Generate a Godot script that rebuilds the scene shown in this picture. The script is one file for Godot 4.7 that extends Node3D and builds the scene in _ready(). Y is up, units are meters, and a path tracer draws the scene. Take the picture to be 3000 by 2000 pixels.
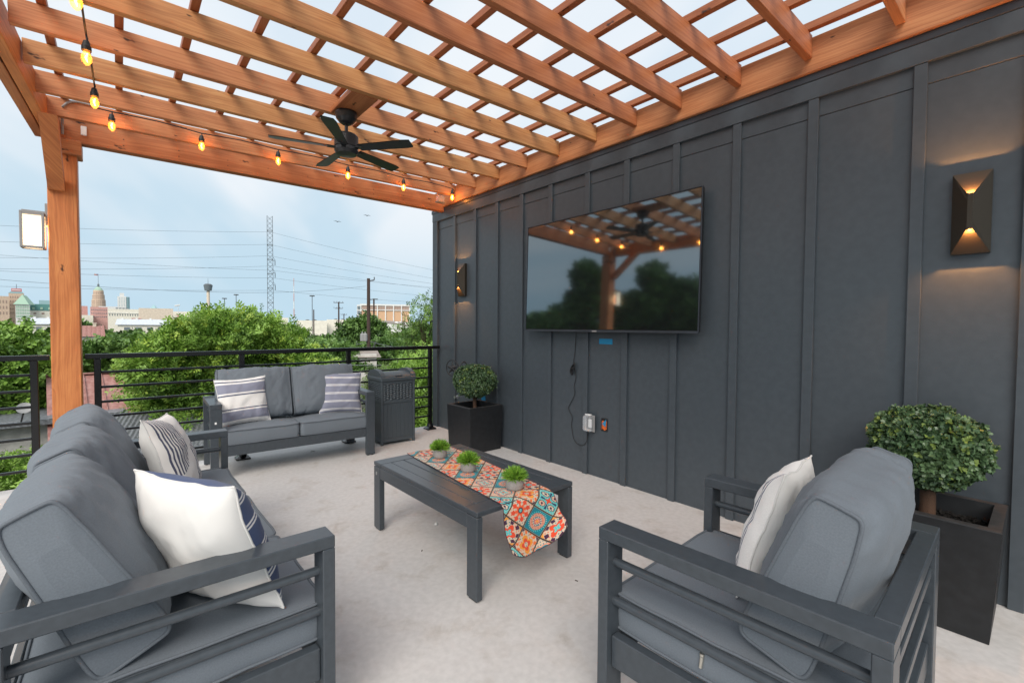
extends Node3D
# Rooftop terrace with a cedar pergola, outdoor lounge seating and a city view.

const WALL_X := 3.168
const GROUND_Y := -6.5

var rng := RandomNumberGenerator.new()
var M := {}
var taken := {}
var noise_cache := {}


# ------------------------------------------------------------------ geometry collector
class Geo:
	var v := PackedVector3Array()
	var n := PackedVector3Array()
	var t := PackedVector2Array()
	var off := Vector2.ZERO
	var shift := Transform3D.IDENTITY

	func tri(a: Vector3, b: Vector3, c: Vector3, na: Vector3, nb: Vector3, nc: Vector3, ta := Vector2.ZERO, tb := Vector2.ZERO, tc := Vector2.ZERO) -> void:
		v.append(shift * a); v.append(shift * c); v.append(shift * b)
		n.append(shift.basis * na); n.append(shift.basis * nc); n.append(shift.basis * nb)
		t.append(ta + off); t.append(tc + off); t.append(tb + off)

	func quad(a: Vector3, b: Vector3, c: Vector3, d: Vector3, out: Vector3, ta := Vector2.ZERO, tb := Vector2.ZERO, tc := Vector2.ZERO, td := Vector2.ZERO) -> void:
		var nn := (b - a).cross(c - a)
		if nn.length_squared() < 1e-16:
			nn = (c - a).cross(d - a)
		nn = nn.normalized()
		if nn.dot(out) >= 0.0:
			tri(a, b, c, nn, nn, nn, ta, tb, tc)
			tri(a, c, d, nn, nn, nn, ta, tc, td)
		else:
			nn = -nn
			tri(a, c, b, nn, nn, nn, ta, tc, tb)
			tri(a, d, c, nn, nn, nn, ta, td, tc)

	func _uv(p: Vector3, a: int, long: int) -> Vector2:
		var i := (a + 1) % 3
		var j := (a + 2) % 3
		if j == long:
			return Vector2(p[j], p[i] + a * 0.37)
		return Vector2(p[i], p[j] + a * 0.37)

	func box(c: Vector3, s: Vector3, b := 0.003, turn := Basis.IDENTITY) -> void:
		var h := s * 0.5
		b = minf(b, minf(h.x, minf(h.y, h.z)) * 0.9)
		var long := s.max_axis_index()
		for a in 3:
			var i := (a + 1) % 3
			var j := (a + 2) % 3
			for sg in [-1.0, 1.0]:
				var p := []
				for k in [[-1.0, -1.0], [1.0, -1.0], [1.0, 1.0], [-1.0, 1.0]]:
					var q := Vector3.ZERO
					q[a] = sg * h[a]
					q[i] = k[0] * (h[i] - b)
					q[j] = k[1] * (h[j] - b)
					p.append(q)
				var o := Vector3.ZERO
				o[a] = sg
				quad(c + turn * p[0], c + turn * p[1], c + turn * p[2], c + turn * p[3], turn * o, _uv(p[0], a, long), _uv(p[1], a, long), _uv(p[2], a, long), _uv(p[3], a, long))
			if b < 0.0004:
				continue
			for si in [-1.0, 1.0]:
				for sj in [-1.0, 1.0]:
					var p := []
					for k in [[0, -1.0], [0, 1.0], [1, 1.0], [1, -1.0]]:
						var q := Vector3.ZERO
						q[a] = k[1] * (h[a] - b)
						q[i] = si * (h[i] if k[0] == 0 else h[i] - b)
						q[j] = sj * (h[j] - b if k[0] == 0 else h[j])
						p.append(q)
					var o := Vector3.ZERO
					o[i] = si
					o[j] = sj
					quad(c + turn * p[0], c + turn * p[1], c + turn * p[2], c + turn * p[3], turn * o, _uv(p[0], i, long), _uv(p[1], i, long), _uv(p[2], i, long), _uv(p[3], i, long))
		if b >= 0.0004:
			for sx in [-1.0, 1.0]:
				for sy in [-1.0, 1.0]:
					for sz in [-1.0, 1.0]:
						var sgn := Vector3(sx, sy, sz)
						var q0 := Vector3(h.x, h.y - b, h.z - b) * sgn
						var q1 := Vector3(h.x - b, h.y, h.z - b) * sgn
						var q2 := Vector3(h.x - b, h.y - b, h.z) * sgn
						quad(c + turn * q0, c + turn * q1, c + turn * q2, c + turn * q2, turn * sgn)

	func bar(a: Vector3, b: Vector3, w: float, th: float, bev := 0.0) -> void:
		# a straight square bar from a to b
		var d := b - a
		var z := d.normalized()
		var up := Vector3.UP if absf(z.y) < 0.95 else Vector3.RIGHT
		var x := up.cross(z).normalized()
		var y := z.cross(x)
		box((a + b) * 0.5, Vector3(w, th, d.length()), bev, Basis(x, y, z))

	func tube(path: PackedVector3Array, radius, sides := 8, closed := false, caps := true) -> void:
		var m := path.size()
		var rings := []
		var norms := []
		var last_x := Vector3.ZERO
		for k in m:
			var d: Vector3
			if closed:
				d = path[(k + 1) % m] - path[(k - 1 + m) % m]
			else:
				d = path[mini(k + 1, m - 1)] - path[maxi(k - 1, 0)]
			d = d.normalized()
			var x: Vector3
			if k == 0:
				x = d.cross(Vector3.UP if absf(d.y) < 0.9 else Vector3.RIGHT).normalized()
			else:
				x = (last_x - d * last_x.dot(d)).normalized()
			last_x = x
			var y := d.cross(x)
			var r: float = radius[k] if radius is Array else radius
			var ring := PackedVector3Array()
			var nor := PackedVector3Array()
			for s in sides:
				var a := TAU * s / sides
				var o := x * cos(a) + y * sin(a)
				ring.append(path[k] + o * r)
				nor.append(o)
			rings.append(ring)
			norms.append(nor)
		var u := 0.0
		for k in (m if closed else m - 1):
			var k2 := (k + 1) % m
			var u2 := u + path[k].distance_to(path[k2])
			for s in sides:
				var s2 := (s + 1) % sides
				var v0 := 0.1 * s / sides
				var v1 := 0.1 * (s + 1) / sides
				tri(rings[k][s], rings[k][s2], rings[k2][s2], norms[k][s], norms[k][s2], norms[k2][s2], Vector2(u, v0), Vector2(u, v1), Vector2(u2, v1))
				tri(rings[k][s], rings[k2][s2], rings[k2][s], norms[k][s], norms[k2][s2], norms[k2][s], Vector2(u, v0), Vector2(u2, v1), Vector2(u2, v0))
			u = u2
		if caps and not closed:
			for e in [0, m - 1]:
				var o: Vector3 = (path[0] - path[1]).normalized() if e == 0 else (path[m - 1] - path[m - 2]).normalized()
				for s in sides:
					quad(path[e], rings[e][s], rings[e][(s + 1) % sides], path[e], o)

	func lathe(profile: Array, seg := 20, at := Vector3.ZERO, turn := Basis.IDENTITY, smooth := false) -> void:
		var m := profile.size()
		var nor := []
		for k in m - 1:
			var d: Vector2 = profile[k + 1] - profile[k]
			nor.append(Vector2(d.y, -d.x).normalized())
		for k in m - 1:
			var na: Vector2 = nor[k]
			var nb: Vector2 = nor[k]
			if smooth:
				na = (nor[maxi(k - 1, 0)] + nor[k]).normalized()
				nb = (nor[mini(k + 1, m - 2)] + nor[k]).normalized()
			var pa: Vector2 = profile[k]
			var pb: Vector2 = profile[k + 1]
			for s in seg:
				var c0 := Vector2.from_angle(TAU * s / seg)
				var c1 := Vector2.from_angle(TAU * (s + 1) / seg)
				var A := at + turn * Vector3(c0.x * pa.x, pa.y, c0.y * pa.x)
				var B := at + turn * Vector3(c1.x * pa.x, pa.y, c1.y * pa.x)
				var C := at + turn * Vector3(c1.x * pb.x, pb.y, c1.y * pb.x)
				var D := at + turn * Vector3(c0.x * pb.x, pb.y, c0.y * pb.x)
				var nA := turn * Vector3(c0.x * na.x, na.y, c0.y * na.x)
				var nB := turn * Vector3(c1.x * na.x, na.y, c1.y * na.x)
				var nC := turn * Vector3(c1.x * nb.x, nb.y, c1.y * nb.x)
				var nD := turn * Vector3(c0.x * nb.x, nb.y, c0.y * nb.x)
				tri(A, D, C, nA, nD, nC)
				tri(A, C, B, nA, nC, nB)

	func grid(pts: Array, uvs: Array, flip := false, wrap := false) -> void:
		# pts[k][i]: rows of points; smooth normals from differences
		var rows := pts.size()
		var cols: int = pts[0].size()
		var nor := []
		for k in rows:
			var line := PackedVector3Array()
			for i in cols:
				var a: Vector3 = pts[k][(i + 1) % cols if wrap else mini(i + 1, cols - 1)]
				var b: Vector3 = pts[k][(i - 1 + cols) % cols if wrap else maxi(i - 1, 0)]
				var c: Vector3 = pts[mini(k + 1, rows - 1)][i]
				var d: Vector3 = pts[maxi(k - 1, 0)][i]
				var q := (a - b).cross(c - d)
				if q.length_squared() < 1e-16:
					q = Vector3.ZERO
				line.append((-q if flip else q).normalized())
			nor.append(line)
		for k in [0, rows - 1]:
			var sum := Vector3.ZERO
			var zero := 0
			for i in cols:
				if nor[k][i] == Vector3.ZERO:
					zero += 1
			if zero == cols:
				var near: int = 1 if k == 0 else rows - 2
				for i in cols:
					sum += nor[near][i]
				for i in cols:
					nor[k][i] = sum.normalized()
		for k in rows - 1:
			for i in (cols if wrap else cols - 1):
				var j := (i + 1) % cols
				var u: Vector2 = uvs[k][i] if uvs else Vector2.ZERO
				var u1: Vector2 = uvs[k][j] if uvs else Vector2.ZERO
				var u2: Vector2 = uvs[k + 1][j] if uvs else Vector2.ZERO
				var u3: Vector2 = uvs[k + 1][i] if uvs else Vector2.ZERO
				var A: Vector3 = pts[k][i]
				var B: Vector3 = pts[k][j]
				var C: Vector3 = pts[k + 1][j]
				var D: Vector3 = pts[k + 1][i]
				if flip:
					tri(A, C, B, nor[k][i], nor[k + 1][j], nor[k][j], u, u2, u1)
					tri(A, D, C, nor[k][i], nor[k + 1][i], nor[k + 1][j], u, u3, u2)
				else:
					tri(A, B, C, nor[k][i], nor[k][j], nor[k + 1][j], u, u1, u2)
					tri(A, C, D, nor[k][i], nor[k + 1][j], nor[k + 1][i], u, u2, u3)

	func prism(poly: PackedVector2Array, depth: float, at := Vector3.ZERO, turn := Basis.IDENTITY) -> void:
		# polygon in local xy, extruded from z = 0 to z = depth
		var ids := Geometry2D.triangulate_polygon(poly)
		var mid := Vector2.ZERO
		for p in poly:
			mid += p
		mid /= poly.size()
		for z in [0.0, depth]:
			var o := turn * Vector3(0, 0, -1.0 if z == 0.0 else 1.0) * signf(depth)
			for k in ids.size() / 3:
				var a := poly[ids[k * 3]]
				var b := poly[ids[k * 3 + 1]]
				var c := poly[ids[k * 3 + 2]]
				var A := at + turn * Vector3(a.x, a.y, z)
				quad(A, at + turn * Vector3(b.x, b.y, z), at + turn * Vector3(c.x, c.y, z), A, o, a, b, c, a)
		var cw := Geometry2D.is_polygon_clockwise(poly)
		for k in poly.size():
			var a := poly[k]
			var b := poly[(k + 1) % poly.size()]
			var e := (b - a).normalized()
			var o2 := Vector2(-e.y, e.x) if cw else Vector2(e.y, -e.x)
			quad(at + turn * Vector3(a.x, a.y, 0), at + turn * Vector3(b.x, b.y, 0), at + turn * Vector3(b.x, b.y, depth), at + turn * Vector3(a.x, a.y, depth), turn * Vector3(o2.x, o2.y, 0), a, b, b + Vector2(0, depth), a + Vector2(0, depth))

	func mesh() -> ArrayMesh:
		var arr := []
		arr.resize(Mesh.ARRAY_MAX)
		arr[Mesh.ARRAY_VERTEX] = v
		arr[Mesh.ARRAY_NORMAL] = n
		arr[Mesh.ARRAY_TEX_UV] = t
		var m := ArrayMesh.new()
		m.add_surface_from_arrays(Mesh.PRIMITIVE_TRIANGLES, arr)
		return m


# ------------------------------------------------------------------ scene helpers
func numbered(called: String) -> String:
	if not taken.has(called):
		taken[called] = 0
		return called
	taken[called] += 1
	return "%s_%03d" % [called, taken[called]]


func tag(o: Node, label: String, category: String, group := "") -> void:
	o.set_meta("label", label)
	o.set_meta("category", category)
	if group:
		o.set_meta("group", group)


func thing(called: String, label: String, category: String, at := Vector3.ZERO, turn := 0.0, group := "") -> Node3D:
	var o := Node3D.new()
	o.name = numbered(called)
	add_child(o)
	o.position = at
	o.rotation_degrees.y = turn
	tag(o, label, category, group)
	return o


func part(parent: Node, called: String, shape, m: Material, at := Vector3.ZERO, rot := Vector3.ZERO) -> MeshInstance3D:
	var o := MeshInstance3D.new()
	o.name = called
	o.mesh = shape.mesh() if shape is Geo else shape
	o.material_override = m
	parent.add_child(o, true)
	o.position = at
	o.rotation_degrees = rot
	return o


func solo(called: String, label: String, category: String, shape, m: Material, at := Vector3.ZERO, turn := 0.0, group := "") -> MeshInstance3D:
	var o := part(self, numbered(called), shape, m, at, Vector3(0, turn, 0))
	tag(o, label, category, group)
	return o


func struct(called: String, shape, m: Material) -> MeshInstance3D:
	var o := part(self, numbered(called), shape, m)
	o.set_meta("kind", "structure")
	return o


func boxes(list: Array, b := 0.003) -> Geo:
	var g := Geo.new()
	for e in list:
		g.box(e[0], e[1], b)
	return g


func one(c: Vector3, s: Vector3, b := 0.003) -> Geo:
	var g := Geo.new()
	g.off = Vector2(rng.randf() * 3.0, rng.randf())
	g.box(c, s, b)
	return g


func polar(az: float, dist: float, y: float) -> Vector3:
	var a := deg_to_rad(az)
	return Vector3(sin(a) * dist, y, -cos(a) * dist)


# ------------------------------------------------------------------ materials
func ntex(sd: int, freq: float, lo: Color, hi: Color, oct := 4, size := 512) -> NoiseTexture2D:
	var key := [sd, freq, lo, hi, oct, size]
	if noise_cache.has(key):
		return noise_cache[key]
	var f := FastNoiseLite.new()
	f.seed = sd
	f.noise_type = FastNoiseLite.TYPE_SIMPLEX_SMOOTH
	f.frequency = freq
	f.fractal_octaves = oct
	var t := NoiseTexture2D.new()
	t.width = size
	t.height = size
	t.seamless = true
	t.noise = f
	var g := Gradient.new()
	g.set_color(0, lo)
	g.set_color(1, hi)
	t.color_ramp = g
	noise_cache[key] = t
	return t


func grey(a: float) -> Color:
	return Color(a, a, a)


func mat(key: String, c: Color, rough: float, metal := 0.0) -> StandardMaterial3D:
	var m := StandardMaterial3D.new()
	m.resource_name = key
	m.albedo_color = c.linear_to_srgb()
	m.roughness = rough
	m.metallic = metal
	M[key] = m
	return m


func mottle(m: StandardMaterial3D, sd: int, freq: float, lo: float, scale: float, bump := 0.0, world := true, oct := 4) -> StandardMaterial3D:
	m.albedo_texture = ntex(sd, freq, grey(lo), grey(1.0), oct)
	m.uv1_triplanar = true
	m.uv1_world_triplanar = world
	m.uv1_scale = Vector3.ONE * scale
	if bump > 0.0:
		m.heightmap_enabled = true
		m.heightmap_texture = ntex(sd, freq, grey(0.0), grey(1.0), oct)
		m.heightmap_scale = bump
	return m


func wood_image(dark: Color, mid: Color, light: Color, sd: int, knots: int) -> ImageTexture:
	var w := 768
	var h := 384
	var im := Image.create(w, h, false, Image.FORMAT_RGB8)
	var f := FastNoiseLite.new()
	f.seed = sd
	f.frequency = 1.0
	f.fractal_octaves = 3
	var r := RandomNumberGenerator.new()
	r.seed = sd
	var kn := []
	for k in knots:
		kn.append([r.randf_range(0.1, 0.9), r.randf_range(0.1, 0.9), r.randf_range(0.008, 0.02)])
	for y in h:
		for x in w:
			var u := float(x) / w
			var q := float(y) / h
			# wrap softly in u so that the texture repeats
			var wob := 0.02 * f.get_noise_2d(cos(u * TAU) * 0.9, q * 3.0 + sin(u * TAU) * 0.9)
			var vv := q + wob
			var dark_knot := 0.0
			for k in kn:
				var dx: float = (u - k[0]) * 4.0
				var dy: float = q - k[1]
				var d2 := dx * dx * 0.6 + dy * dy * 1.0
				vv += (0.05 * signf(dy) if absf(dy) > 0.0001 else 0.0) * exp(-d2 / 0.004) * 0.6
				var rr: float = sqrt(dx * dx * 0.12 + dy * dy * 1.4) / k[2] * (1.0 + 0.35 * sin(dx * 90.0 + dy * 60.0))
				dark_knot = maxf(dark_knot, clampf(1.2 - rr, 0.0, 1.0))
			var g1 := f.get_noise_2d(cos(u * TAU) * 0.35 + 7.0, vv * 26.0 + sin(u * TAU) * 0.35)
			var g2 := f.get_noise_2d(cos(u * TAU) * 1.6 + 31.0, vv * 90.0 + sin(u * TAU) * 1.6)
			var g3 := f.get_noise_2d(cos(u * TAU) * 1.1 + 55.0, q * 4.0 + sin(u * TAU) * 1.1)
			var a := clampf(0.5 + 0.55 * g1 + 0.35 * g2 + 0.35 * g3, 0.0, 1.0)
			var c := dark.lerp(mid, minf(a * 2.0, 1.0)) if a < 0.5 else mid.lerp(light, (a - 0.5) * 2.0)
			c = c.lerp(Color(0.13, 0.06, 0.03), dark_knot * 0.85)
			im.set_pixel(x, y, c)
	return ImageTexture.create_from_image(im)


func stain_tex() -> NoiseTexture2D:
	# sparse brownish water marks and scuffs on a clean field
	var f := FastNoiseLite.new()
	f.seed = 88
	f.frequency = 0.009
	f.fractal_octaves = 7
	f.fractal_gain = 0.62
	f.domain_warp_enabled = true
	f.domain_warp_amplitude = 60.0
	f.domain_warp_frequency = 0.008
	var t := NoiseTexture2D.new()
	t.width = 1024
	t.height = 1024
	t.seamless = true
	t.noise = f
	var g := Gradient.new()
	g.offsets = PackedFloat32Array([0.0, 0.17, 0.29, 0.42, 1.0])
	g.colors = PackedColorArray([Color(0.88, 0.86, 0.835), Color(0.955, 0.945, 0.935), Color(0.985, 0.98, 0.975), Color(1, 1, 1), Color(1, 1, 1)])
	t.color_ramp = g
	return t


func stain_mat(key: String, tex: Texture2D, tint: Color) -> StandardMaterial3D:
	var m := StandardMaterial3D.new()
	m.resource_name = key
	m.albedo_color = tint
	m.albedo_texture = tex
	m.uv1_scale = Vector3(0.5, 2.2, 1)
	m.roughness = 0.55
	m.heightmap_enabled = true
	m.heightmap_texture = tex
	m.heightmap_scale = 0.05
	M[key] = m
	return m


func lin(r: float, g: float, b: float) -> Color:
	return Color(r, g, b)


func make_materials() -> void:
	var wt := wood_image(Color(0.63, 0.395, 0.245), Color(0.715, 0.47, 0.305), Color(0.765, 0.535, 0.36), 4, 6)
	stain_mat("cedar", wt, Color(1, 1, 1))
	stain_mat("cedar_red", wt, Color(0.93, 0.87, 0.84))
	stain_mat("cedar_pale", wt, Color(1.0, 1.05, 1.0))
	stain_mat("cedar_slat", wt, Color(0.84, 0.76, 0.72))
	stain_mat("cedar_deep", wt, Color(1.05, 0.98, 0.85))
	mottle(mat("siding", lin(0.066, 0.081, 0.096), 0.38), 11, 0.03, 0.92, 1.0, 0.0, true, 6)
	mottle(mat("trim", lin(0.064, 0.079, 0.094), 0.38), 12, 0.03, 0.92, 1.0, 0.0, true, 6)
	mottle(mat("flashing", lin(0.046, 0.054, 0.068), 0.34), 13, 0.02, 0.8, 0.5)
	mottle(mat("frame", lin(0.056, 0.068, 0.081), 0.3, 0.0), 14, 0.03, 0.88, 2.0)
	mottle(mat("frame_dark", lin(0.012, 0.012, 0.014), 0.3), 15, 0.03, 0.85, 2.0)
	mottle(mat("rail", lin(0.008, 0.008, 0.009), 0.22, 0.0), 16, 0.03, 0.8, 2.0)
	var cu := mottle(mat("cushion", lin(0.160, 0.186, 0.216), 0.85), 17, 0.05, 0.9, 6.0, 0.02, false)
	cu.rim_enabled = true
	cu.rim = 0.25
	mottle(mat("piping", lin(0.135, 0.156, 0.182), 0.8), 17, 0.05, 0.86, 6.0, 0.0, false)
	var fl := mottle(mat("concrete", lin(0.60, 0.582, 0.57), 0.7), 18, 0.04, 0.93, 1.1, 0.015, true, 6)
	fl.detail_enabled = true
	fl.detail_blend_mode = BaseMaterial3D.BLEND_MODE_MUL
	fl.detail_uv_layer = BaseMaterial3D.DETAIL_UV_2
	fl.uv2_triplanar = true
	fl.uv2_world_triplanar = true
	fl.uv2_scale = Vector3(0.31, 0.31, 0.31)
	fl.detail_albedo = stain_tex()
	mottle(mat("slab_edge", lin(0.3, 0.29, 0.28), 0.85), 19, 0.02, 0.6, 0.6, 0.2)
	mat("tv_body", lin(0.012, 0.012, 0.013), 0.3)
	mat("tv_screen", lin(0.19, 0.22, 0.235), 0.05, 0.95)
	mat("bronze", lin(0.055, 0.045, 0.033), 0.34, 0.55)
	mat("black_plastic", lin(0.012, 0.012, 0.013), 0.4)
	mat("fan_black", lin(0.026, 0.029, 0.034), 0.32)
	mat("iron", lin(0.02, 0.02, 0.022), 0.45)
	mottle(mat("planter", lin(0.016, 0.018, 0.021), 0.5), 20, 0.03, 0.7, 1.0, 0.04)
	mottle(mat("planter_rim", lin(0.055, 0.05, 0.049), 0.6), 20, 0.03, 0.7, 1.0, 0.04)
	mottle(mat("mulch", lin(0.02, 0.015, 0.012), 0.95), 21, 0.08, 0.3, 4.0, 0.6)
	mottle(mat("bark", lin(0.11, 0.07, 0.045), 0.9), 22, 0.05, 0.45, 2.0, 0.5)
	mottle(mat("topiary_trunk", lin(0.16, 0.085, 0.05), 0.8), 22, 0.05, 0.6, 8.0, 0.2)
	mottle(mat("pot", lin(0.55, 0.53, 0.51), 0.85), 23, 0.07, 0.62, 6.0, 0.25)
	mottle(mat("bin", lin(0.072, 0.090, 0.105), 0.45), 24, 0.05, 0.88, 3.0, 0.03)
	mat("steel", lin(0.55, 0.55, 0.55), 0.3, 1.0)
	mat("white_plastic", lin(0.75, 0.75, 0.75), 0.4)
	mat("painter_tape", lin(0.008, 0.24, 0.46), 0.6)
	mat("orange_wire", lin(0.75, 0.16, 0.03), 0.5)
	mat("rubber", lin(0.012, 0.012, 0.013), 0.55)
	mat("zip", lin(0.6, 0.58, 0.52), 0.3, 0.9)
	var cl := mat("clear_cover", lin(0.85, 0.9, 0.95), 0.08)
	cl.transparency = BaseMaterial3D.TRANSPARENCY_ALPHA
	cl.albedo_color.a = 0.22
	cl = mat("window_glass", lin(0.5, 0.55, 0.55), 0.05)
	mat("grey_box", lin(0.27, 0.27, 0.27), 0.5)
	# lamps
	var e := mat("bulb_glass", lin(1.0, 0.5, 0.1), 0.08)
	e.transparency = BaseMaterial3D.TRANSPARENCY_ALPHA
	e.albedo_color.a = 0.35
	e.emission_enabled = true
	e.emission = Color(1.0, 0.66, 0.28)
	e.emission_energy_multiplier = 0.28
	e = mat("filament", lin(1, 0.8, 0.4), 0.5)
	e.emission_enabled = true
	e.emission = Color(1.0, 0.85, 0.5)
	e.emission_energy_multiplier = 5.0
	e = mat("lantern_glow", lin(0.9, 0.85, 0.75), 0.4)
	e.emission_enabled = true
	e.emission = Color(1.0, 0.94, 0.82)
	e.emission_energy_multiplier = 0.42
	e = mat("led", lin(1, 0.9, 0.7), 0.5)
	e.emission_enabled = true
	e.emission = Color(1.0, 0.72, 0.36)
	e.emission_energy_multiplier = 5.0
	# foliage
	for k in ["leaf_bright", "leaf_mid", "leaf_dark", "leaf_box", "grass_blade", "leaf_far"]:
		var l := mat(k, Color(1, 1, 1), 0.55)
		l.vertex_color_use_as_albedo = true
		l.backlight_enabled = true
		l.backlight = Color(0.22, 0.32, 0.06)
		l.cull_mode = BaseMaterial3D.CULL_DISABLED
	M.leaf_box.backlight = Color(0.06, 0.09, 0.03)
	M.leaf_box.roughness = 0.4
	M.leaf_dark.backlight = Color(0.1, 0.15, 0.04)
	M.leaf_far.backlight = Color(0.1, 0.15, 0.05)
	# surroundings
	mottle(mat("ground", lin(0.14, 0.15, 0.085), 0.95), 30, 0.01, 0.4, 0.05, 0.0, true, 6)
	var rust := mat("rusty_roof", lin(1, 1, 1), 0.6)
	rust.albedo_texture = ntex(31, 0.012, Color(0.52, 0.33, 0.30), Color(0.70, 0.55, 0.52), 5)
	rust.uv1_triplanar = true
	rust.uv1_world_triplanar = true
	rust.uv1_scale = Vector3(0.6, 0.6, 0.6)
	mottle(mat("galvanised", lin(0.38, 0.40, 0.43), 0.5, 0.4), 32, 0.03, 0.55, 0.5)
	mottle(mat("brick_orange", lin(0.50, 0.17, 0.07), 0.9), 33, 0.05, 0.6, 2.0, 0.3)
	mottle(mat("siding_white", lin(0.62, 0.6, 0.56), 0.8), 34, 0.02, 0.8, 0.3)
	mottle(mat("far_tan", lin(0.70, 0.53, 0.40), 0.9), 35, 0.02, 0.85, 0.05)
	mottle(mat("far_beige", lin(0.76, 0.65, 0.53), 0.9), 35, 0.02, 0.88, 0.05)
	mottle(mat("far_cream", lin(0.84, 0.80, 0.69), 0.9), 35, 0.02, 0.9, 0.05)
	mottle(mat("far_white", lin(0.8, 0.8, 0.78), 0.85), 35, 0.02, 0.9, 0.05)
	mottle(mat("far_pink", lin(0.66, 0.37, 0.33), 0.9), 35, 0.02, 0.85, 0.05)
	mottle(mat("far_brick", lin(0.70, 0.45, 0.28), 0.9), 36, 0.05, 0.88, 0.2)
	mottle(mat("far_roof_white", lin(0.66, 0.70, 0.76), 0.6), 37, 0.02, 0.85, 0.08)
	mottle(mat("far_roof_brown", lin(0.33, 0.28, 0.25), 0.8), 37, 0.02, 0.8, 0.08)
	mat("far_green", lin(0.36, 0.52, 0.40), 0.7)
	mat("far_green_dark", lin(0.10, 0.26, 0.24), 0.6)
	mat("far_teal", lin(0.30, 0.46, 0.48), 0.4)
	mat("far_window", lin(0.16, 0.19, 0.21), 0.25)
	mat("far_window_soft", lin(0.34, 0.24, 0.2), 0.4)
	mat("far_steel", lin(0.075, 0.08, 0.085), 0.6)
	mat("wire", lin(0.05, 0.052, 0.055), 0.7)
	mottle(mat("pole_wood", lin(0.10, 0.062, 0.05), 0.9), 38, 0.05, 0.6, 1.0)
	mat("sign_red", lin(0.55, 0.05, 0.05), 0.5)
	mat("flag_blue", lin(0.05, 0.08, 0.25), 0.7)


# ------------------------------------------------------------------ camera, sky and light
func make_view() -> void:
	var cam := Camera3D.new()
	cam.name = "camera"
	add_child(cam)
	cam.fov = 73.3244
	cam.near = 0.05
	cam.far = 6000.0
	cam.position = Vector3(0, 1.3047, 0)
	var yaw := 0.7086
	var pitch := -0.0304
	var roll := 0.0064
	var fw := Vector3(sin(yaw) * cos(pitch), sin(pitch), -cos(yaw) * cos(pitch))
	var r0 := Vector3(cos(yaw), 0, sin(yaw))
	var u0 := r0.cross(fw)
	var r := r0 * cos(roll) + u0 * sin(roll)
	var u := u0 * cos(roll) - r0 * sin(roll)
	cam.basis = Basis(r, u, -fw)
	cam.current = true

	var env := Environment.new()
	env.background_mode = Environment.BG_SKY
	var sky := Sky.new()
	var pan := PanoramaSkyMaterial.new()
	pan.panorama = sky_image()
	sky.sky_material = pan
	env.sky = sky
	env.tonemap_mode = Environment.TONE_MAPPER_LINEAR
	env.tonemap_exposure = 2.3
	env.sdfgi_enabled = true
	env.ssao_enabled = true
	env.ssil_enabled = true
	var we := WorldEnvironment.new()
	we.name = "world_environment"
	we.environment = env
	add_child(we)

	var sun := DirectionalLight3D.new()
	sun.name = "sun"
	add_child(sun)
	sun.light_color = Color(1.0, 0.97, 0.93)
	sun.light_energy = 0.5
	sun.light_angular_distance = 40.0
	sun.shadow_enabled = true
	sun.look_at_from_position(Vector3(-6.5, 7.5, 6.0), Vector3.ZERO)


func sky_image() -> ImageTexture:
	var w := 1024
	var h := 512
	var im := Image.create(w, h, false, Image.FORMAT_RGBF)
	var f := FastNoiseLite.new()
	f.seed = 5
	f.frequency = 0.5
	f.fractal_octaves = 5
	var low := Color(0.232, 0.316, 0.374)
	var high := Color(0.318, 0.362, 0.405)
	var cloud := Color(0.376, 0.40, 0.424)
	for y in h:
		var el := (0.5 - (y + 0.5) / h) * PI
		var s := sin(el)
		for x in w:
			var a := (x + 0.5) / w * TAU
			var c := low
			if s > 0.0:
				var k := 1.0 / (s + 0.18)
				var px := cos(a) * cos(el) * k
				var py := sin(a) * cos(el) * k
				var q := f.get_noise_3d(px * 0.6 + py * 0.35, py * 2.6 - px * 1.3, 3.0)
				var base := low.lerp(high, smoothstep(0.0, 0.55, s))
				var amount := clampf(0.5 + 1.6 * q, 0.0, 1.0) * smoothstep(-0.02, 0.28, s)
				c = base.lerp(cloud, amount)
			im.set_pixel(x, y, c)
	return ImageTexture.create_from_image(im)


func lamp(parent: Node, at: Vector3, energy: float, c: Color, size := 0.02) -> void:
	var l := OmniLight3D.new()
	l.name = "light"
	parent.add_child(l, true)
	l.position = at
	l.light_energy = energy
	l.light_color = c
	l.light_size = size
	l.omni_range = 8.0
	l.omni_attenuation = 2.0
	l.shadow_enabled = true


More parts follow.
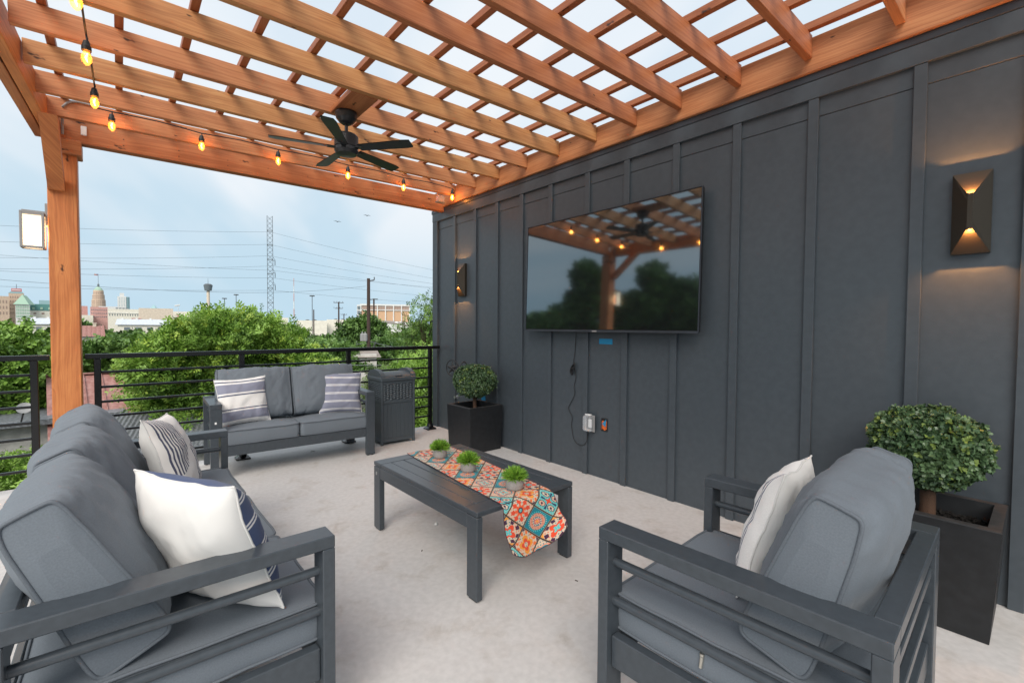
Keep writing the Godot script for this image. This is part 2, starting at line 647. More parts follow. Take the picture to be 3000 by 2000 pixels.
# ------------------------------------------------------------------ terrace, wall, railing
func make_terrace() -> void:
	var g := Geo.new()
	g.quad(Vector3(-1600, GROUND_Y, 1200), Vector3(1600, GROUND_Y, 1200), Vector3(1600, GROUND_Y, -2600), Vector3(-1600, GROUND_Y, -2600), Vector3.UP)
	struct("ground", g, M.ground)
	g = Geo.new()
	g.box(Vector3(-0.9, -0.1, -0.6), Vector3(8.4, 0.2, 9.4), 0.012)
	struct("terrace_floor", g, M.concrete)
	g = Geo.new()
	g.box(Vector3(-0.9, -3.35, -0.55), Vector3(8.3, 6.3, 9.2), 0.01)
	solo("building_base", "pale building body carrying the roof terrace", "building", g, M.slab_edge)

	# board-and-batten wall
	var w := thing("clad_wall", "charcoal board and batten wall behind the television", "wall", Vector3(WALL_X, 0, 0))
	var edges := [-5.275, -4.783, -4.352, -3.946, -3.54, -3.125, -2.668, -2.256, -1.82, -1.38, -0.937, -0.457, -0.06, 0.39, 0.84, 1.29, 1.74, 2.2]
	for k in edges.size() - 1:
		var a: float = edges[k]
		var b: float = edges[k + 1]
		if k == 5:
			# the panel behind the outlet stays whole; the opening is a framed box set on it
			pass
		part(w, "wall_panel", one(Vector3(0.08, 1.28, (a + b) / 2), Vector3(0.16, 2.565, b - a), 0.0), M.siding)
		part(w, "frieze_panel", one(Vector3(0.079, 2.66, (a + b) / 2), Vector3(0.166, 0.19, b - a), 0.002), M.siding)
	for k in range(1, edges.size() - 1):
		part(w, "batten", one(Vector3(-0.011, 1.335, edges[k]), Vector3(0.022, 2.668, 0.054), 0.002), M.trim)
	part(w, "corner_board", one(Vector3(-0.012, 1.335, -5.222), Vector3(0.026, 2.668, 0.112), 0.002), M.trim)
	part(w, "corner_board", one(Vector3(0.085, 1.335, -5.288), Vector3(0.2, 2.668, 0.024), 0.002), M.trim)
	part(w, "top_trim", one(Vector3(-0.012, 2.722, -1.54), Vector3(0.027, 0.104, 7.5), 0.002), M.trim)
	part(w, "flashing", one(Vector3(0.05, 2.797, -1.545), Vector3(0.16, 0.044, 7.52), 0.003), M.flashing)

	railing(-2.6, -0.42, [-1.56, -0.507], "black metal railing between the cedar post and the open corner")
	railing(-0.22, 3.14, [-0.142, 0.902, 1.954, 3.003], "black metal railing behind the loveseat and the bin")


func railing(x0: float, x1: float, posts: Array, label: String) -> void:
	var z := -5.11
	var r := thing("railing", label, "railing", Vector3(0, 0, z), 0.0, "terrace railings")
	part(r, "top_rail", one(Vector3((x0 + x1) / 2, 1.045, 0), Vector3(x1 - x0, 0.04, 0.045), 0.004), M.rail)
	var spans := []
	var prev := x0
	for x in posts:
		var p := part(r, "post", one(Vector3(x, 0.52, 0), Vector3(0.045, 1.01, 0.045), 0.004), M.rail)
		var b := Geo.new()
		b.lathe([Vector2(0.0, 0.0), Vector2(0.085, 0.0), Vector2(0.085, 0.014), Vector2(0.045, 0.035), Vector2(0.036, 0.07), Vector2(0.0, 0.07)], 4, Vector3(x, 0.001, 0), Basis(Vector3.UP, PI / 4))
		part(p, "base_plate", b, M.rail)
		spans.append([prev, x - 0.022])
		prev = x + 0.022
	if x1 > prev + 0.2:
		spans.append([prev, x1])
	for s in spans:
		if s[1] - s[0] < 0.06:
			continue
		for k in 7:
			part(r, "rail", one(Vector3((s[0] + s[1]) / 2, 0.912 - k * 0.1235, 0), Vector3(s[1] - s[0], 0.02, 0.02), 0.003), M.rail)


# ------------------------------------------------------------------ pergola
func rafter_y(x: float) -> float:
	return 2.825 + 0.0226 * x


func make_pergola() -> void:
	var p := thing("pergola", "orange stained cedar pergola over the terrace", "pergola")
	var slope := atan(0.0226)
	var kinds := [M.cedar, M.cedar, M.cedar_pale, M.cedar, M.cedar_pale, M.cedar_pale, M.cedar_red, M.cedar_red, M.cedar_red, M.cedar_red, M.cedar, M.cedar_red, M.cedar]
	var zs := [-4.73, -4.305, -3.883, -3.438, -3.0, -2.562, -2.163, -1.783, -1.365, -0.962, -0.54, -0.11, 0.32, 0.75, 1.18]
	for k in zs.size():
		var g := Geo.new()
		g.off = Vector2(rng.randf() * 5.0, rng.randf() * 2.0)
		var b := Basis(Vector3(0, 0, 1), slope)
		var x0 := -0.40
		var x1 := 3.115
		g.box(Vector3((x0 + x1) / 2, rafter_y((x0 + x1) / 2) + 0.066, zs[k]), Vector3((x1 - x0), 0.132, 0.042), 0.003, b)
		part(p, "rafter", g, kinds[k % kinds.size()])
	var x := -0.28
	while x < 3.1:
		var g := Geo.new()
		g.off = Vector2(rng.randf() * 5.0, rng.randf() * 2.0)
		g.box(Vector3(x, rafter_y(x) + 0.155, -1.8), Vector3(0.040, 0.042, 6.7), 0.002)
		part(p, "purlin", g, M.cedar_slat)
		x += 0.3035
	# ledger on the wall
	part(p, "ledger", one(Vector3(3.16, 2.92, -2.2), Vector3(0.085, 0.2, 6.1), 0.004), M.cedar)
	part(p, "ledger", one(Vector3(3.16, 2.92, 1.6), Vector3(0.085, 0.2, 1.49), 0.004), M.cedar)
	# far beam
	var fb := Geo.new()
	fb.box(Vector3(1.42, 2.845, -5.05), Vector3(3.56, 0.19, 0.09), 0.004, Basis(Vector3(0, 0, 1), 0.0095))
	part(p, "beam", fb, M.cedar_red)
	# near-side double beam over the post, seen from below
	var dir := Vector3(-0.042, 0, 1).normalized()
	var a := Vector3(-0.382, 2.845, -5.1)
	for s in [0.0, 1.0]:
		var g := Geo.new()
		g.off = Vector2(s * 1.7, s * 0.4)
		var side := Vector3(-0.062 * s, 0, 0)
		g.bar(a + side, a + side + dir * 7.0, 0.056, 0.19, 0.004)
		part(p, "beam", g, M.cedar_deep if s == 0.0 else M.cedar_red)
	# post with its capital block and base trim
	part(p, "post", one(Vector3(-0.32, 1.375, -5.105), Vector3(0.172, 2.75, 0.172), 0.006), M.cedar_deep)
	part(p, "capital_block", one(Vector3(-0.285, 2.69, -5.08), Vector3(0.16, 0.115, 0.19), 0.006), M.cedar)
	part(p, "base_trim", one(Vector3(-0.32, 0.05, -5.105), Vector3(0.21, 0.1, 0.206), 0.005), M.cedar_deep)
	part(p, "post", one(Vector3(-0.62, 1.375, 1.85), Vector3(0.172, 2.75, 0.172), 0.006), M.cedar_deep)
	# knee brace
	var br := Geo.new()
	br.prism(PackedVector2Array([Vector2(5.02, 2.34), Vector2(4.985, 2.34), Vector2(4.50, 2.752), Vector2(4.63, 2.752), Vector2(5.02, 2.42)]), 0.095, Vector3(-0.40, 0, 0), Basis(Vector3(0, 0, -1), Vector3(0, 1, 0), Vector3(1, 0, 0)))
	part(p, "brace", br, M.cedar_deep)
	# fan mounting plank
	part(p, "fan_plank", one(Vector3(1.275, 2.868, -3.22), Vector3(0.185, 0.04, 0.40), 0.003), M.cedar_red)
	var sc := Geo.new()
	for k in 9:
		for j in 2:
			sc.lathe([Vector2(0.0, 0.0), Vector2(0.004, 0.0), Vector2(0.004, 0.002), Vector2(0, 0.002)], 8, Vector3(0.05 + k * 0.36 + 0.01 * (k % 3), 2.785 + j * 0.05 + 0.009 * k * 0.36, -5.005), Basis(Vector3(1, 0, 0), PI / 2))
	part(p, "screw_heads", sc, M.iron)
	# small junction plate and conduit on the far beam
	var cp := Geo.new()
	var path := PackedVector3Array()
	for q in [Vector3(-0.310, 2.775, -4.985), Vector3(-0.310, 2.86, -4.985), Vector3(-0.304, 2.90, -4.90), Vector3(-0.296, 2.888, -4.75), Vector3(-0.287, 2.89, -4.70), Vector3(-0.268, 2.918, -4.70), Vector3(-0.239, 2.94, -4.70), Vector3(-0.203, 2.948, -4.70), Vector3(-0.1, 2.948, -4.70)]:
		path.append(q)
	cp.tube(path, 0.008, 7)
	part(p, "conduit", cp, M.grey_box)
	part(p, "bracket_plate", one(Vector3(-0.19, 2.835, -5.0), Vector3(0.035, 0.07, 0.02), 0.003), M.white_plastic)

	make_fan()
	make_strings()
	make_lantern()


func make_fan() -> void:
	var f := thing("ceiling_fan", "black outdoor ceiling fan hanging from the pergola", "fan", Vector3(1.268, 0, -3.335))
	var g := Geo.new()
	g.lathe([Vector2(0, 2.845), Vector2(0.075, 2.845), Vector2(0.078, 2.83), Vector2(0.07, 2.80), Vector2(0.05, 2.775), Vector2(0.03, 2.762), Vector2(0, 2.762)], 28, Vector3.ZERO, Basis.IDENTITY, false)
	part(f, "canopy", g, M.fan_black)
	g = Geo.new()
	g.lathe([Vector2(0, 2.77), Vector2(0.012, 2.77), Vector2(0.012, 2.70), Vector2(0.03, 2.685), Vector2(0, 2.685)], 16)
	part(f, "downrod", g, M.fan_black)
	g = Geo.new()
	g.lathe([Vector2(0, 2.69), Vector2(0.07, 2.688), Vector2(0.083, 2.675), Vector2(0.083, 2.60), Vector2(0.075, 2.592), Vector2(0, 2.592)], 32)
	part(f, "motor_housing", g, M.fan_black)
	g = Geo.new()
	g.lathe([Vector2(0, 2.592), Vector2(0.08, 2.592), Vector2(0.084, 2.57), Vector2(0.07, 2.548), Vector2(0, 2.54)], 32)
	part(f, "switch_cap", g, M.fan_black)
	for k in 5:
		var b := Geo.new()
		var pts := []
		var an := deg_to_rad(20.0 + 72.0 * k)
		for side in [0.006, -0.0]:
			pts = []
			for i in 9:
				var q := i / 8.0
				var r := 0.1 + 0.40 * q
				var hw := lerpf(0.034, 0.050, q) * (1.0 if i < 8 else 0.8)
				var row := []
				for s in [-1.0, 0.0, 1.0]:
					row.append(Vector3(r, 2.588 + side + s * 0.008, s * hw))
				pts.append(row)
			b.shift = Transform3D(Basis(Vector3.UP, an), Vector3.ZERO)
			b.grid(pts, [], side > 0.0)
		b.box(Vector3(0.095, 2.59, 0), Vector3(0.07, 0.008, 0.04), 0.002)
		part(f, "blade", b, M.fan_black)


func bulb_on(parent: Node, at: Vector3, drop: Vector3) -> void:
	# at: where the cord leaves the cable; drop: to the bulb's centre
	var c := at + drop
	var dir := drop.normalized()
	var x := dir.cross(Vector3(0, 0, 1)).normalized()
	var turn := Basis(x, -dir, x.cross(-dir))
	var g := Geo.new()
	g.lathe([Vector2(0, 0.05), Vector2(0.012, 0.05), Vector2(0.015, 0.04), Vector2(0.0165, 0.03), Vector2(0.0205, 0.022), Vector2(0.021, 0.0), Vector2(0.0, 0.0)], 14, c + turn * Vector3(0, 0.036, 0), turn)
	g.tube(PackedVector3Array([at, at.lerp(c + turn * Vector3(0, 0.08, 0), 0.5) + Vector3(0.004, 0, 0), c + turn * Vector3(0, 0.084, 0)]), 0.0045, 6)
	var socket := part(parent, "socket", g, M.rubber)
	g = Geo.new()
	var prof := []
	for k in 11:
		var q := k / 10.0
		prof.append(Vector2(maxf(0.0, 0.0185 * sin(pow(q, 0.75) * PI) + 0.009 * q * (1.0 - smoothstep(0.9, 1.0, q) * 0.2)), -0.042 + 0.082 * q))
	prof.reverse()
	g.lathe(prof, 16, c, turn, true)
	part(socket, "light_bulb", g, M.bulb_glass)
	g = Geo.new()
	g.tube(PackedVector3Array([c + turn * Vector3(-0.003, 0.024, 0), c + turn * Vector3(0.003, 0.0, 0), c + turn * Vector3(-0.003, -0.022, 0)]), [0.002, 0.0055, 0.002], 6)
	part(socket, "filament", g, M.filament)
	lamp(parent, c, 0.009, Color(1.0, 0.62, 0.26), 0.02)


func make_strings() -> void:
	var s := thing("string_lights", "string of amber bulbs hung along the far pergola beam", "string lights", Vector3.ZERO, 0.0, "amber bulb strings on the pergola")
	var pts := [Vector3(-0.02, 2.80, -4.62), Vector3(0.548, 2.81, -4.66), Vector3(1.137, 2.825, -4.66), Vector3(1.786, 2.835, -4.66), Vector3(2.404, 2.84, -4.66), Vector3(3.04, 2.85, -4.66)]
	var cable := PackedVector3Array()
	cable.append(Vector3(-0.1, 2.9, -4.6))
	for k in pts.size():
		var q: Vector3 = pts[k] + Vector3(0, 0.105, 0)
		cable.append(q)
		bulb_on(s, q, Vector3(0.0, -0.105, 0))
		if k < pts.size() - 1:
			var nx: Vector3 = pts[k + 1] + Vector3(0, 0.105, 0)
			cable.append(q.lerp(nx, 0.25) + Vector3(0, 0.004, 0.01))
			cable.append(q.lerp(nx, 0.5) + Vector3(0, 0.012, 0))
			cable.append(q.lerp(nx, 0.75) + Vector3(0, 0.004, 0.01))
	cable.append(Vector3(3.085, 2.94, -4.68))
	cable.append(Vector3(3.1, 2.88, -4.72))
	cable.append(Vector3(3.1, 2.83, -4.74))
	var g := Geo.new()
	g.tube(cable, 0.0045, 6)
	part(s, "cable", g, M.rubber)

	s = thing("string_lights", "string of amber bulbs hanging near the cedar post", "string lights", Vector3.ZERO, 0.0, "amber bulb strings on the pergola")
	pts = [Vector3(-0.097, 2.70, -3.93), Vector3(-0.109, 2.70, -3.31), Vector3(-0.12, 2.70, -2.765), Vector3(-0.13, 2.70, -2.1), Vector3(-0.14, 2.70, -1.5), Vector3(-0.15, 2.70, -0.9)]
	cable = PackedVector3Array()
	cable.append(Vector3(-0.1, 2.9, -4.6))
	cable.append(Vector3(-0.095, 2.83, -4.25))
	for k in pts.size():
		var q: Vector3 = pts[k] + Vector3(0, 0.12, 0)
		cable.append(q)
		bulb_on(s, q, Vector3(0.0, -0.12, 0))
		if k < pts.size() - 1:
			var nx: Vector3 = pts[k + 1] + Vector3(0, 0.12, 0)
			cable.append(q.lerp(nx, 0.3) + Vector3(0.006, -0.05, 0))
			cable.append(q.lerp(nx, 0.7) + Vector3(0.006, -0.03, 0))
	g = Geo.new()
	g.tube(cable, 0.0045, 6)
	part(s, "cable", g, M.rubber)


func make_lantern() -> void:
	# wall lantern on the outer side of the post
	var l := thing("wall_lantern", "lit rectangular lantern fixed to the cedar post", "lantern", Vector3(-0.485, 0, -5.06))
	part(l, "back_plate", one(Vector3(0.073, 2.15, -0.02), Vector3(0.02, 0.17, 0.09), 0.003), M.grey_box)
	part(l, "arm", one(Vector3(0.0, 2.165, -0.01), Vector3(0.13, 0.02, 0.03), 0.003), M.grey_box)
	var g := Geo.new()
	for sx in [-1.0, 1.0]:
		for sz in [-1.0, 1.0]:
			g.box(Vector3(sx * 0.058 - 0.004, 2.015, sz * 0.058), Vector3(0.016, 0.26, 0.016), 0.002)
	for y in [1.892, 2.138]:
		for sx in [-1.0, 1.0]:
			g.box(Vector3(sx * 0.058 - 0.004, y, 0), Vector3(0.016, 0.016, 0.10), 0.002)
			g.box(Vector3(-0.004, y, sx * 0.058), Vector3(0.10, 0.016, 0.016), 0.002)
	g.box(Vector3(-0.004, 2.150, 0), Vector3(0.132, 0.012, 0.132), 0.002)
	part(l, "frame", g, M.grey_box)
	g = Geo.new()
	g.box(Vector3(-0.004, 2.015, 0), Vector3(0.108, 0.236, 0.108), 0.002)
	part(l, "glass_shade", g, M.lantern_glow)
	lamp(l, Vector3(-0.004, 2.0, 0), 0.05, Color(1.0, 0.82, 0.6), 0.03)


func sconce(z: float, label: String) -> void:
	var yc := 1.872
	var s := thing("wall_sconce", label, "sconce", Vector3(WALL_X, yc, z), 0.0, "bronze up and down sconces")
	var hz := 0.069
	var hy := 0.195
	var d := 0.09
	var rz := 0.010
	var ry := 0.082
	var bk := 0.03
	# local: x = -out of the wall
	var back := [Vector3(-bk, -hy, -hz), Vector3(-bk, -hy, hz), Vector3(-bk, hy, hz), Vector3(-bk, hy, -hz)]
	var front := [Vector3(-d, -ry, -rz), Vector3(-d, -ry, rz), Vector3(-d, ry, rz), Vector3(-d, ry, -rz)]
	var g := Geo.new()
	g.quad(back[0], back[3], front[3], front[0], Vector3(-1, 0, -1))
	g.quad(back[1], back[2], front[2], front[1], Vector3(-1, 0, 1))
	g.box(Vector3(-bk / 2, 0, 0), Vector3(bk + 0.001, hy * 2 - 0.001, hz * 2 - 0.001), 0.0)
	part(s, "side_shade", g, M.bronze)
	g = Geo.new()
	g.box(Vector3(-d - 0.003, 0, 0), Vector3(0.006, ry * 2 + 0.004, rz * 2), 0.001)
	part(s, "front_strip", g, M.bronze)
	for k in [-1.0, 1.0]:
		g = Geo.new()
		var cut := 0.022
		g.quad(Vector3(-d + 0.001, k * (ry - cut), -rz - 0.003), Vector3(-d + 0.001, k * (ry - cut), rz + 0.003), Vector3(-bk - 0.001, k * hy, hz - 0.0002), Vector3(-bk - 0.001, k * hy, -hz + 0.0002), Vector3(-1, k, 0))
		part(s, "reflector", g, M.bronze)
		g = Geo.new()
		g.box(Vector3(-d + 0.006, k * (ry - 0.019), 0), Vector3(0.008, 0.004, 0.014), 0.0)
		part(s, "led", g, M.led)
		var l := SpotLight3D.new()
		l.name = "light"
		s.add_child(l, true)
		l.position = Vector3(-d + 0.013, k * (ry - 0.001), 0)
		l.light_energy = 0.6
		l.light_color = Color(1.0, 0.66, 0.36)
		l.light_size = 0.006
		l.spot_angle = 80.0
		l.spot_angle_attenuation = 0.6
		l.spot_range = 6.0
		l.shadow_enabled = true
		l.rotation_degrees = Vector3(90.0 * k, 0, 0)


# ------------------------------------------------------------------ television and wall bits
func make_wall_things() -> void:
	sconce(-4.602, "lit bronze sconce between the terrace corner and the television")
	sconce(-0.2535, "lit bronze sconce above the larger topiary, by the frame edge")
	var tv := thing("television", "large wall mounted flat television with dark reflecting screen", "television", Vector3(3.075, 1.787, -2.478), -0.5)
	tv.rotation_degrees.z = -1.5
	var hw := 0.9
	var hh := 0.506
	part(tv, "body", one(Vector3(0.022, 0, 0), Vector3(0.028, hh * 2, hw * 2), 0.004), M.tv_body)
	part(tv, "screen", one(Vector3(0.006, 0.003, 0), Vector3(0.006, hh * 2 - 0.018, hw * 2 - 0.012), 0.001), M.tv_screen)
	var g := boxes([[Vector3(0.004, 0, -hw), Vector3(0.012, hh * 2 + 0.006, 0.006)], [Vector3(0.004, 0, hw), Vector3(0.012, hh * 2 + 0.006, 0.006)], [Vector3(0.004, hh, 0), Vector3(0.012, 0.006, hw * 2)], [Vector3(0.004, -hh - 0.002, 0), Vector3(0.014, 0.016, hw * 2)]], 0.001)
	part(tv, "bezel", g, M.flashing)
	part(tv, "logo_plate", one(Vector3(-0.003, -hh - 0.004, -0.02), Vector3(0.004, 0.012, 0.05), 0.001), M.grey_box)
	part(tv, "wall_mount", one(Vector3(0.055, 0, 0), Vector3(0.04, 0.4, 0.5), 0.004), M.iron)

	solo("tape_strip", "strip of blue painter's tape just under the television", "tape", one(Vector3(WALL_X - 0.0015, 1.19, -2.459), Vector3(0.003, 0.046, 0.14), 0.0), M.painter_tape)
	solo("tape_strip", "strip of blue painter's tape behind the smaller topiary", "tape", one(Vector3(WALL_X - 0.0015, 0.49, -4.19), Vector3(0.003, 0.085, 0.075), 0.0), M.painter_tape)

	# weatherproof outlet with a clear bubble cover
	var o := thing("outlet_cover", "clear weatherproof outlet cover on the charcoal wall", "outlet", Vector3(WALL_X, 0.468, -2.6))
	part(o, "back_plate", one(Vector3(-0.029, 0, 0), Vector3(0.012, 0.145, 0.108), 0.003), M.grey_box)
	g = Geo.new()
	g.box(Vector3(-0.06, 0, 0), Vector3(0.05, 0.135, 0.095), 0.014)
	part(o, "clear_lid", g, M.clear_cover)
	part(o, "socket_plate", one(Vector3(-0.04, 0, 0.012), Vector3(0.012, 0.075, 0.036), 0.003), M.white_plastic)
	part(o, "hinge", one(Vector3(-0.05, 0.076, 0), Vector3(0.03, 0.012, 0.06), 0.003), M.white_plastic)
	# open wiring box
	var wb := thing("wiring_box", "open wall box with orange and blue wires", "wiring box", Vector3(WALL_X, 0.472, -2.46))
	part(wb, "box_frame", boxes([[Vector3(-0.003, 0.053, 0), Vector3(0.006, 0.006, 0.066)], [Vector3(-0.003, -0.053, 0), Vector3(0.006, 0.006, 0.066)], [Vector3(-0.003, 0, 0.031), Vector3(0.006, 0.1, 0.005)], [Vector3(-0.003, 0, -0.031), Vector3(0.006, 0.1, 0.005)]], 0.001), M.iron)
	part(wb, "box_back", one(Vector3(-0.0012, 0, 0), Vector3(0.002, 0.1, 0.057), 0.0), M.black_plastic)
	g = Geo.new()
	for k in 6:
		var y := -0.04 + k * 0.012
		g.tube(PackedVector3Array([Vector3(-0.004, y, -0.025), Vector3(-0.012, y + 0.012, -0.01), Vector3(-0.008, y - 0.004, 0.008), Vector3(-0.006, y + 0.01, 0.024)]), 0.0055, 6)
	part(wb, "orange_wires", g, M.orange_wire)
	g = Geo.new()
	g.prism(PackedVector2Array([Vector2(-0.026, 0.045), Vector2(0.02, 0.002), Vector2(-0.02, -0.02)]), 0.003, Vector3(-0.016, 0.006, 0), Basis(Vector3(0, 0, -1), Vector3(0, 1, 0), Vector3(1, 0, 0)))
	part(wb, "blue_tape", g, M.painter_tape)

	# tied-up power cord running down to the outlet
	var c := thing("extension_cord", "tied black power cord dangling on the wall toward the outlet", "cord", Vector3.ZERO)
	var px := WALL_X - 0.008
	var cp := PackedVector3Array()
	for q in [[1.27, -2.79], [1.1, -2.80], [0.99, -2.815], [0.861, -2.787], [0.769, -2.809], [0.705, -2.798], [0.63, -2.835], [0.559, -2.873], [0.485, -2.828], [0.413, -2.834], [0.34, -2.822], [0.287, -2.805], [0.252, -2.77], [0.245, -2.739], [0.25, -2.69], [0.272, -2.655], [0.311, -2.631], [0.36, -2.624], [0.41, -2.622]]:
		cp.append(Vector3(px - (0.018 if q[1] > -2.72 else 0.0), q[0], q[1]))
	var cv := Curve3D.new()
	for k in cp.size():
		var tn := (cp[mini(k + 1, cp.size() - 1)] - cp[maxi(k - 1, 0)]) * 0.17
		cv.add_point(cp[k], -tn, tn)
	cv.bake_interval = 0.015
	g = Geo.new()
	g.tube(cv.get_baked_points(), 0.0028, 6)
	part(c, "cable", g, M.rubber)
	g = Geo.new()
	for k in 5:
		var lp := PackedVector3Array()
		for i in 15:
			var a := TAU * i / 14.0
			lp.append(Vector3(px - 0.008 - 0.003 * k, 0.93 + 0.058 * cos(a) * (1.0 - 0.06 * k), -2.812 + (0.008 + 0.004 * k) * sin(a) + (0.93 - (0.93 + 0.058 * cos(a))) * -0.28))
		g.tube(lp, 0.0032, 6)
	part(c, "bundle", g, M.rubber)
	part(c, "tie", one(Vector3(px - 0.014, 0.934, -2.813), Vector3(0.026, 0.012, 0.034), 0.003), M.black_plastic)

	# iron star plant hook and a hose tap
	var h := thing("star_hook", "black iron star in a ring on a wall bracket", "wall hook", Vector3(2.97, 0.825, -4.54))
	var ring := PackedVector3Array()
	for k in 28:
		var a := TAU * k / 28
		ring.append(Vector3(0.045 * cos(a) * 0.6, 0.095 * sin(a), 0.085 * cos(a)))
	g = Geo.new()
	g.tube(ring, 0.006, 7, true)
	part(h, "ring", g, M.iron)
	g = Geo.new()
	var tips := []
	for k in 10:
		var a := PI / 2 + TAU * k / 10
		var r := 0.088 if k % 2 == 0 else 0.034
		tips.append(Vector3(0.53 * r * cos(a) * 0.9, r * sin(a), r * cos(a) * 0.9))
	var nrm := Vector3(-1, 0, 0.53).normalized()
	for k in 10:
		g.quad(nrm * 0.02, tips[k], tips[(k + 1) % 10], nrm * 0.02, nrm)
		g.quad(nrm * -0.02, tips[k], tips[(k + 1) % 10], nrm * -0.02, -nrm)
	part(h, "star", g, M.iron)
	g = Geo.new()
	var arc := PackedVector3Array()
	for k in 11:
		var q := k / 10.0
		arc.append(Vector3(0.03 + 0.168 * q, -0.06 + 0.13 * sin(q * PI * 0.95), 0.05 + 0.02 * q))
	g.tube(arc, 0.007, 7)
	g.box(Vector3(0.193, -0.03, 0.07), Vector3(0.008, 0.14, 0.02), 0.002)
	part(h, "bracket", g, M.iron)

	var kn := thing("hose_tap", "small round tap knob low on the wall beside the planter", "tap", Vector3(WALL_X, 0.441, -4.73))
	g = Geo.new()
	g.lathe([Vector2(0, 0), Vector2(0.024, 0), Vector2(0.024, 0.006), Vector2(0.01, 0.012), Vector2(0.01, 0.03), Vector2(0.018, 0.034), Vector2(0.018, 0.042), Vector2(0, 0.042)], 14, Vector3.ZERO, Basis(Vector3(0, 0, 1), PI / 2))
	part(kn, "knob", g, M.steel)

	# clear junction box where the light string starts
	var jb := thing("junction_box", "clear junction box at the wall's top corner", "junction box", Vector3(3.0, 2.822, -4.86))
	part(jb, "case", one(Vector3(0, 0.04, 0), Vector3(0.09, 0.075, 0.06), 0.006), M.clear_cover)
	part(jb, "base", one(Vector3(0.0, 0.003, 0), Vector3(0.11, 0.01, 0.07), 0.002), M.grey_box)


# ------------------------------------------------------------------ seating
func plan_ring(w: float, d: float, r: float) -> PackedVector2Array:
	var out := PackedVector2Array()
	var hx := w / 2 - r
	var hz := d / 2 - r
	var cs := [Vector2(hx, hz), Vector2(-hx, hz), Vector2(-hx, -hz), Vector2(hx, -hz)]
	for k in 4:
		for i in 6:
			var a := PI / 2 * (k + i / 5.0)
			out.append(cs[k] + Vector2(cos(a), sin(a)) * r)
		var p0: Vector2 = cs[k] + Vector2(cos(PI / 2 * (k + 1)), sin(PI / 2 * (k + 1))) * r
		var p1: Vector2 = cs[(k + 1) % 4] + Vector2(cos(PI / 2 * (k + 1)), sin(PI / 2 * (k + 1))) * r
		for i in range(1, 10):
			out.append(p0.lerp(p1, i / 10.0))
	return out


func puff(parent: Node, called: String, w: float, d: float, border: float, ct: float, cb: float, sd: int, wrinkle: float, at: Vector3, rot: Vector3, fold_axis := 0) -> MeshInstance3D:
	var f := FastNoiseLite.new()
	f.seed = sd
	f.frequency = 1.0
	f.fractal_octaves = 3
	var plan := plan_ring(w, d, 0.035)
	var rings := []
	var m := 12
	for k in m + 1:
		var s := sin(PI / 2 * k / m)
		rings.append([s, -border / 2 - cb * (1.0 - pow(s, 2.2)), 0.0])
	for k in range(1, 4):
		rings.append([1.0, -border / 2 + border * k / 4.0, 0.006 * sin(PI * k / 4.0)])
	for k in m + 1:
		var s := sin(PI / 2 * (m - k) / m)
		rings.append([s, border / 2 + ct * (1.0 - pow(s, 2.2)), 0.0])
	var pts := []
	var top := PackedVector3Array()
	var bottom := PackedVector3Array()
	for k in rings.size():
		var row := []
		for p in plan:
			var q: Vector2 = p * float(rings[k][0])
			var y: float = rings[k][1]
			q += p.normalized() * float(rings[k][2])
			var e: float = rings[k][0]
			var amp := wrinkle * (0.35 + 0.65 * e)
			var n1 := f.get_noise_3d(q.x * (4.0 if fold_axis == 0 else 9.0), q.y * (14.0 if fold_axis == 0 else 5.0), signf(y) * 5.0)
			var n2 := f.get_noise_3d(q.x * 3.0, q.y * 3.0, 9.0 + signf(y))
			y += (n1 * amp + n2 * wrinkle * 0.8) * (1.0 if absf(y) >= border * 0.49 else 0.25)
			var sag := 0.006 * f.get_noise_2d(q.x * 2.5, q.y * 2.5)
			row.append(Vector3(q.x + sag, y, q.y + sag))
		pts.append(row)
	for i in plan.size():
		bottom.append(pts[m][i] + Vector3(plan[i].x, 0, plan[i].y).normalized() * 0.003)
		top.append(pts[m + 4][i] + Vector3(plan[i].x, 0, plan[i].y).normalized() * 0.003)
	var g := Geo.new()
	g.grid(pts, [], true, true)
	var o := part(parent, called, g, M.cushion, at, rot)
	for loop in [top, bottom]:
		var pg := Geo.new()
		pg.tube(loop, 0.0052, 7, true)
		part(o, "piping", pg, M.piping)
	return o


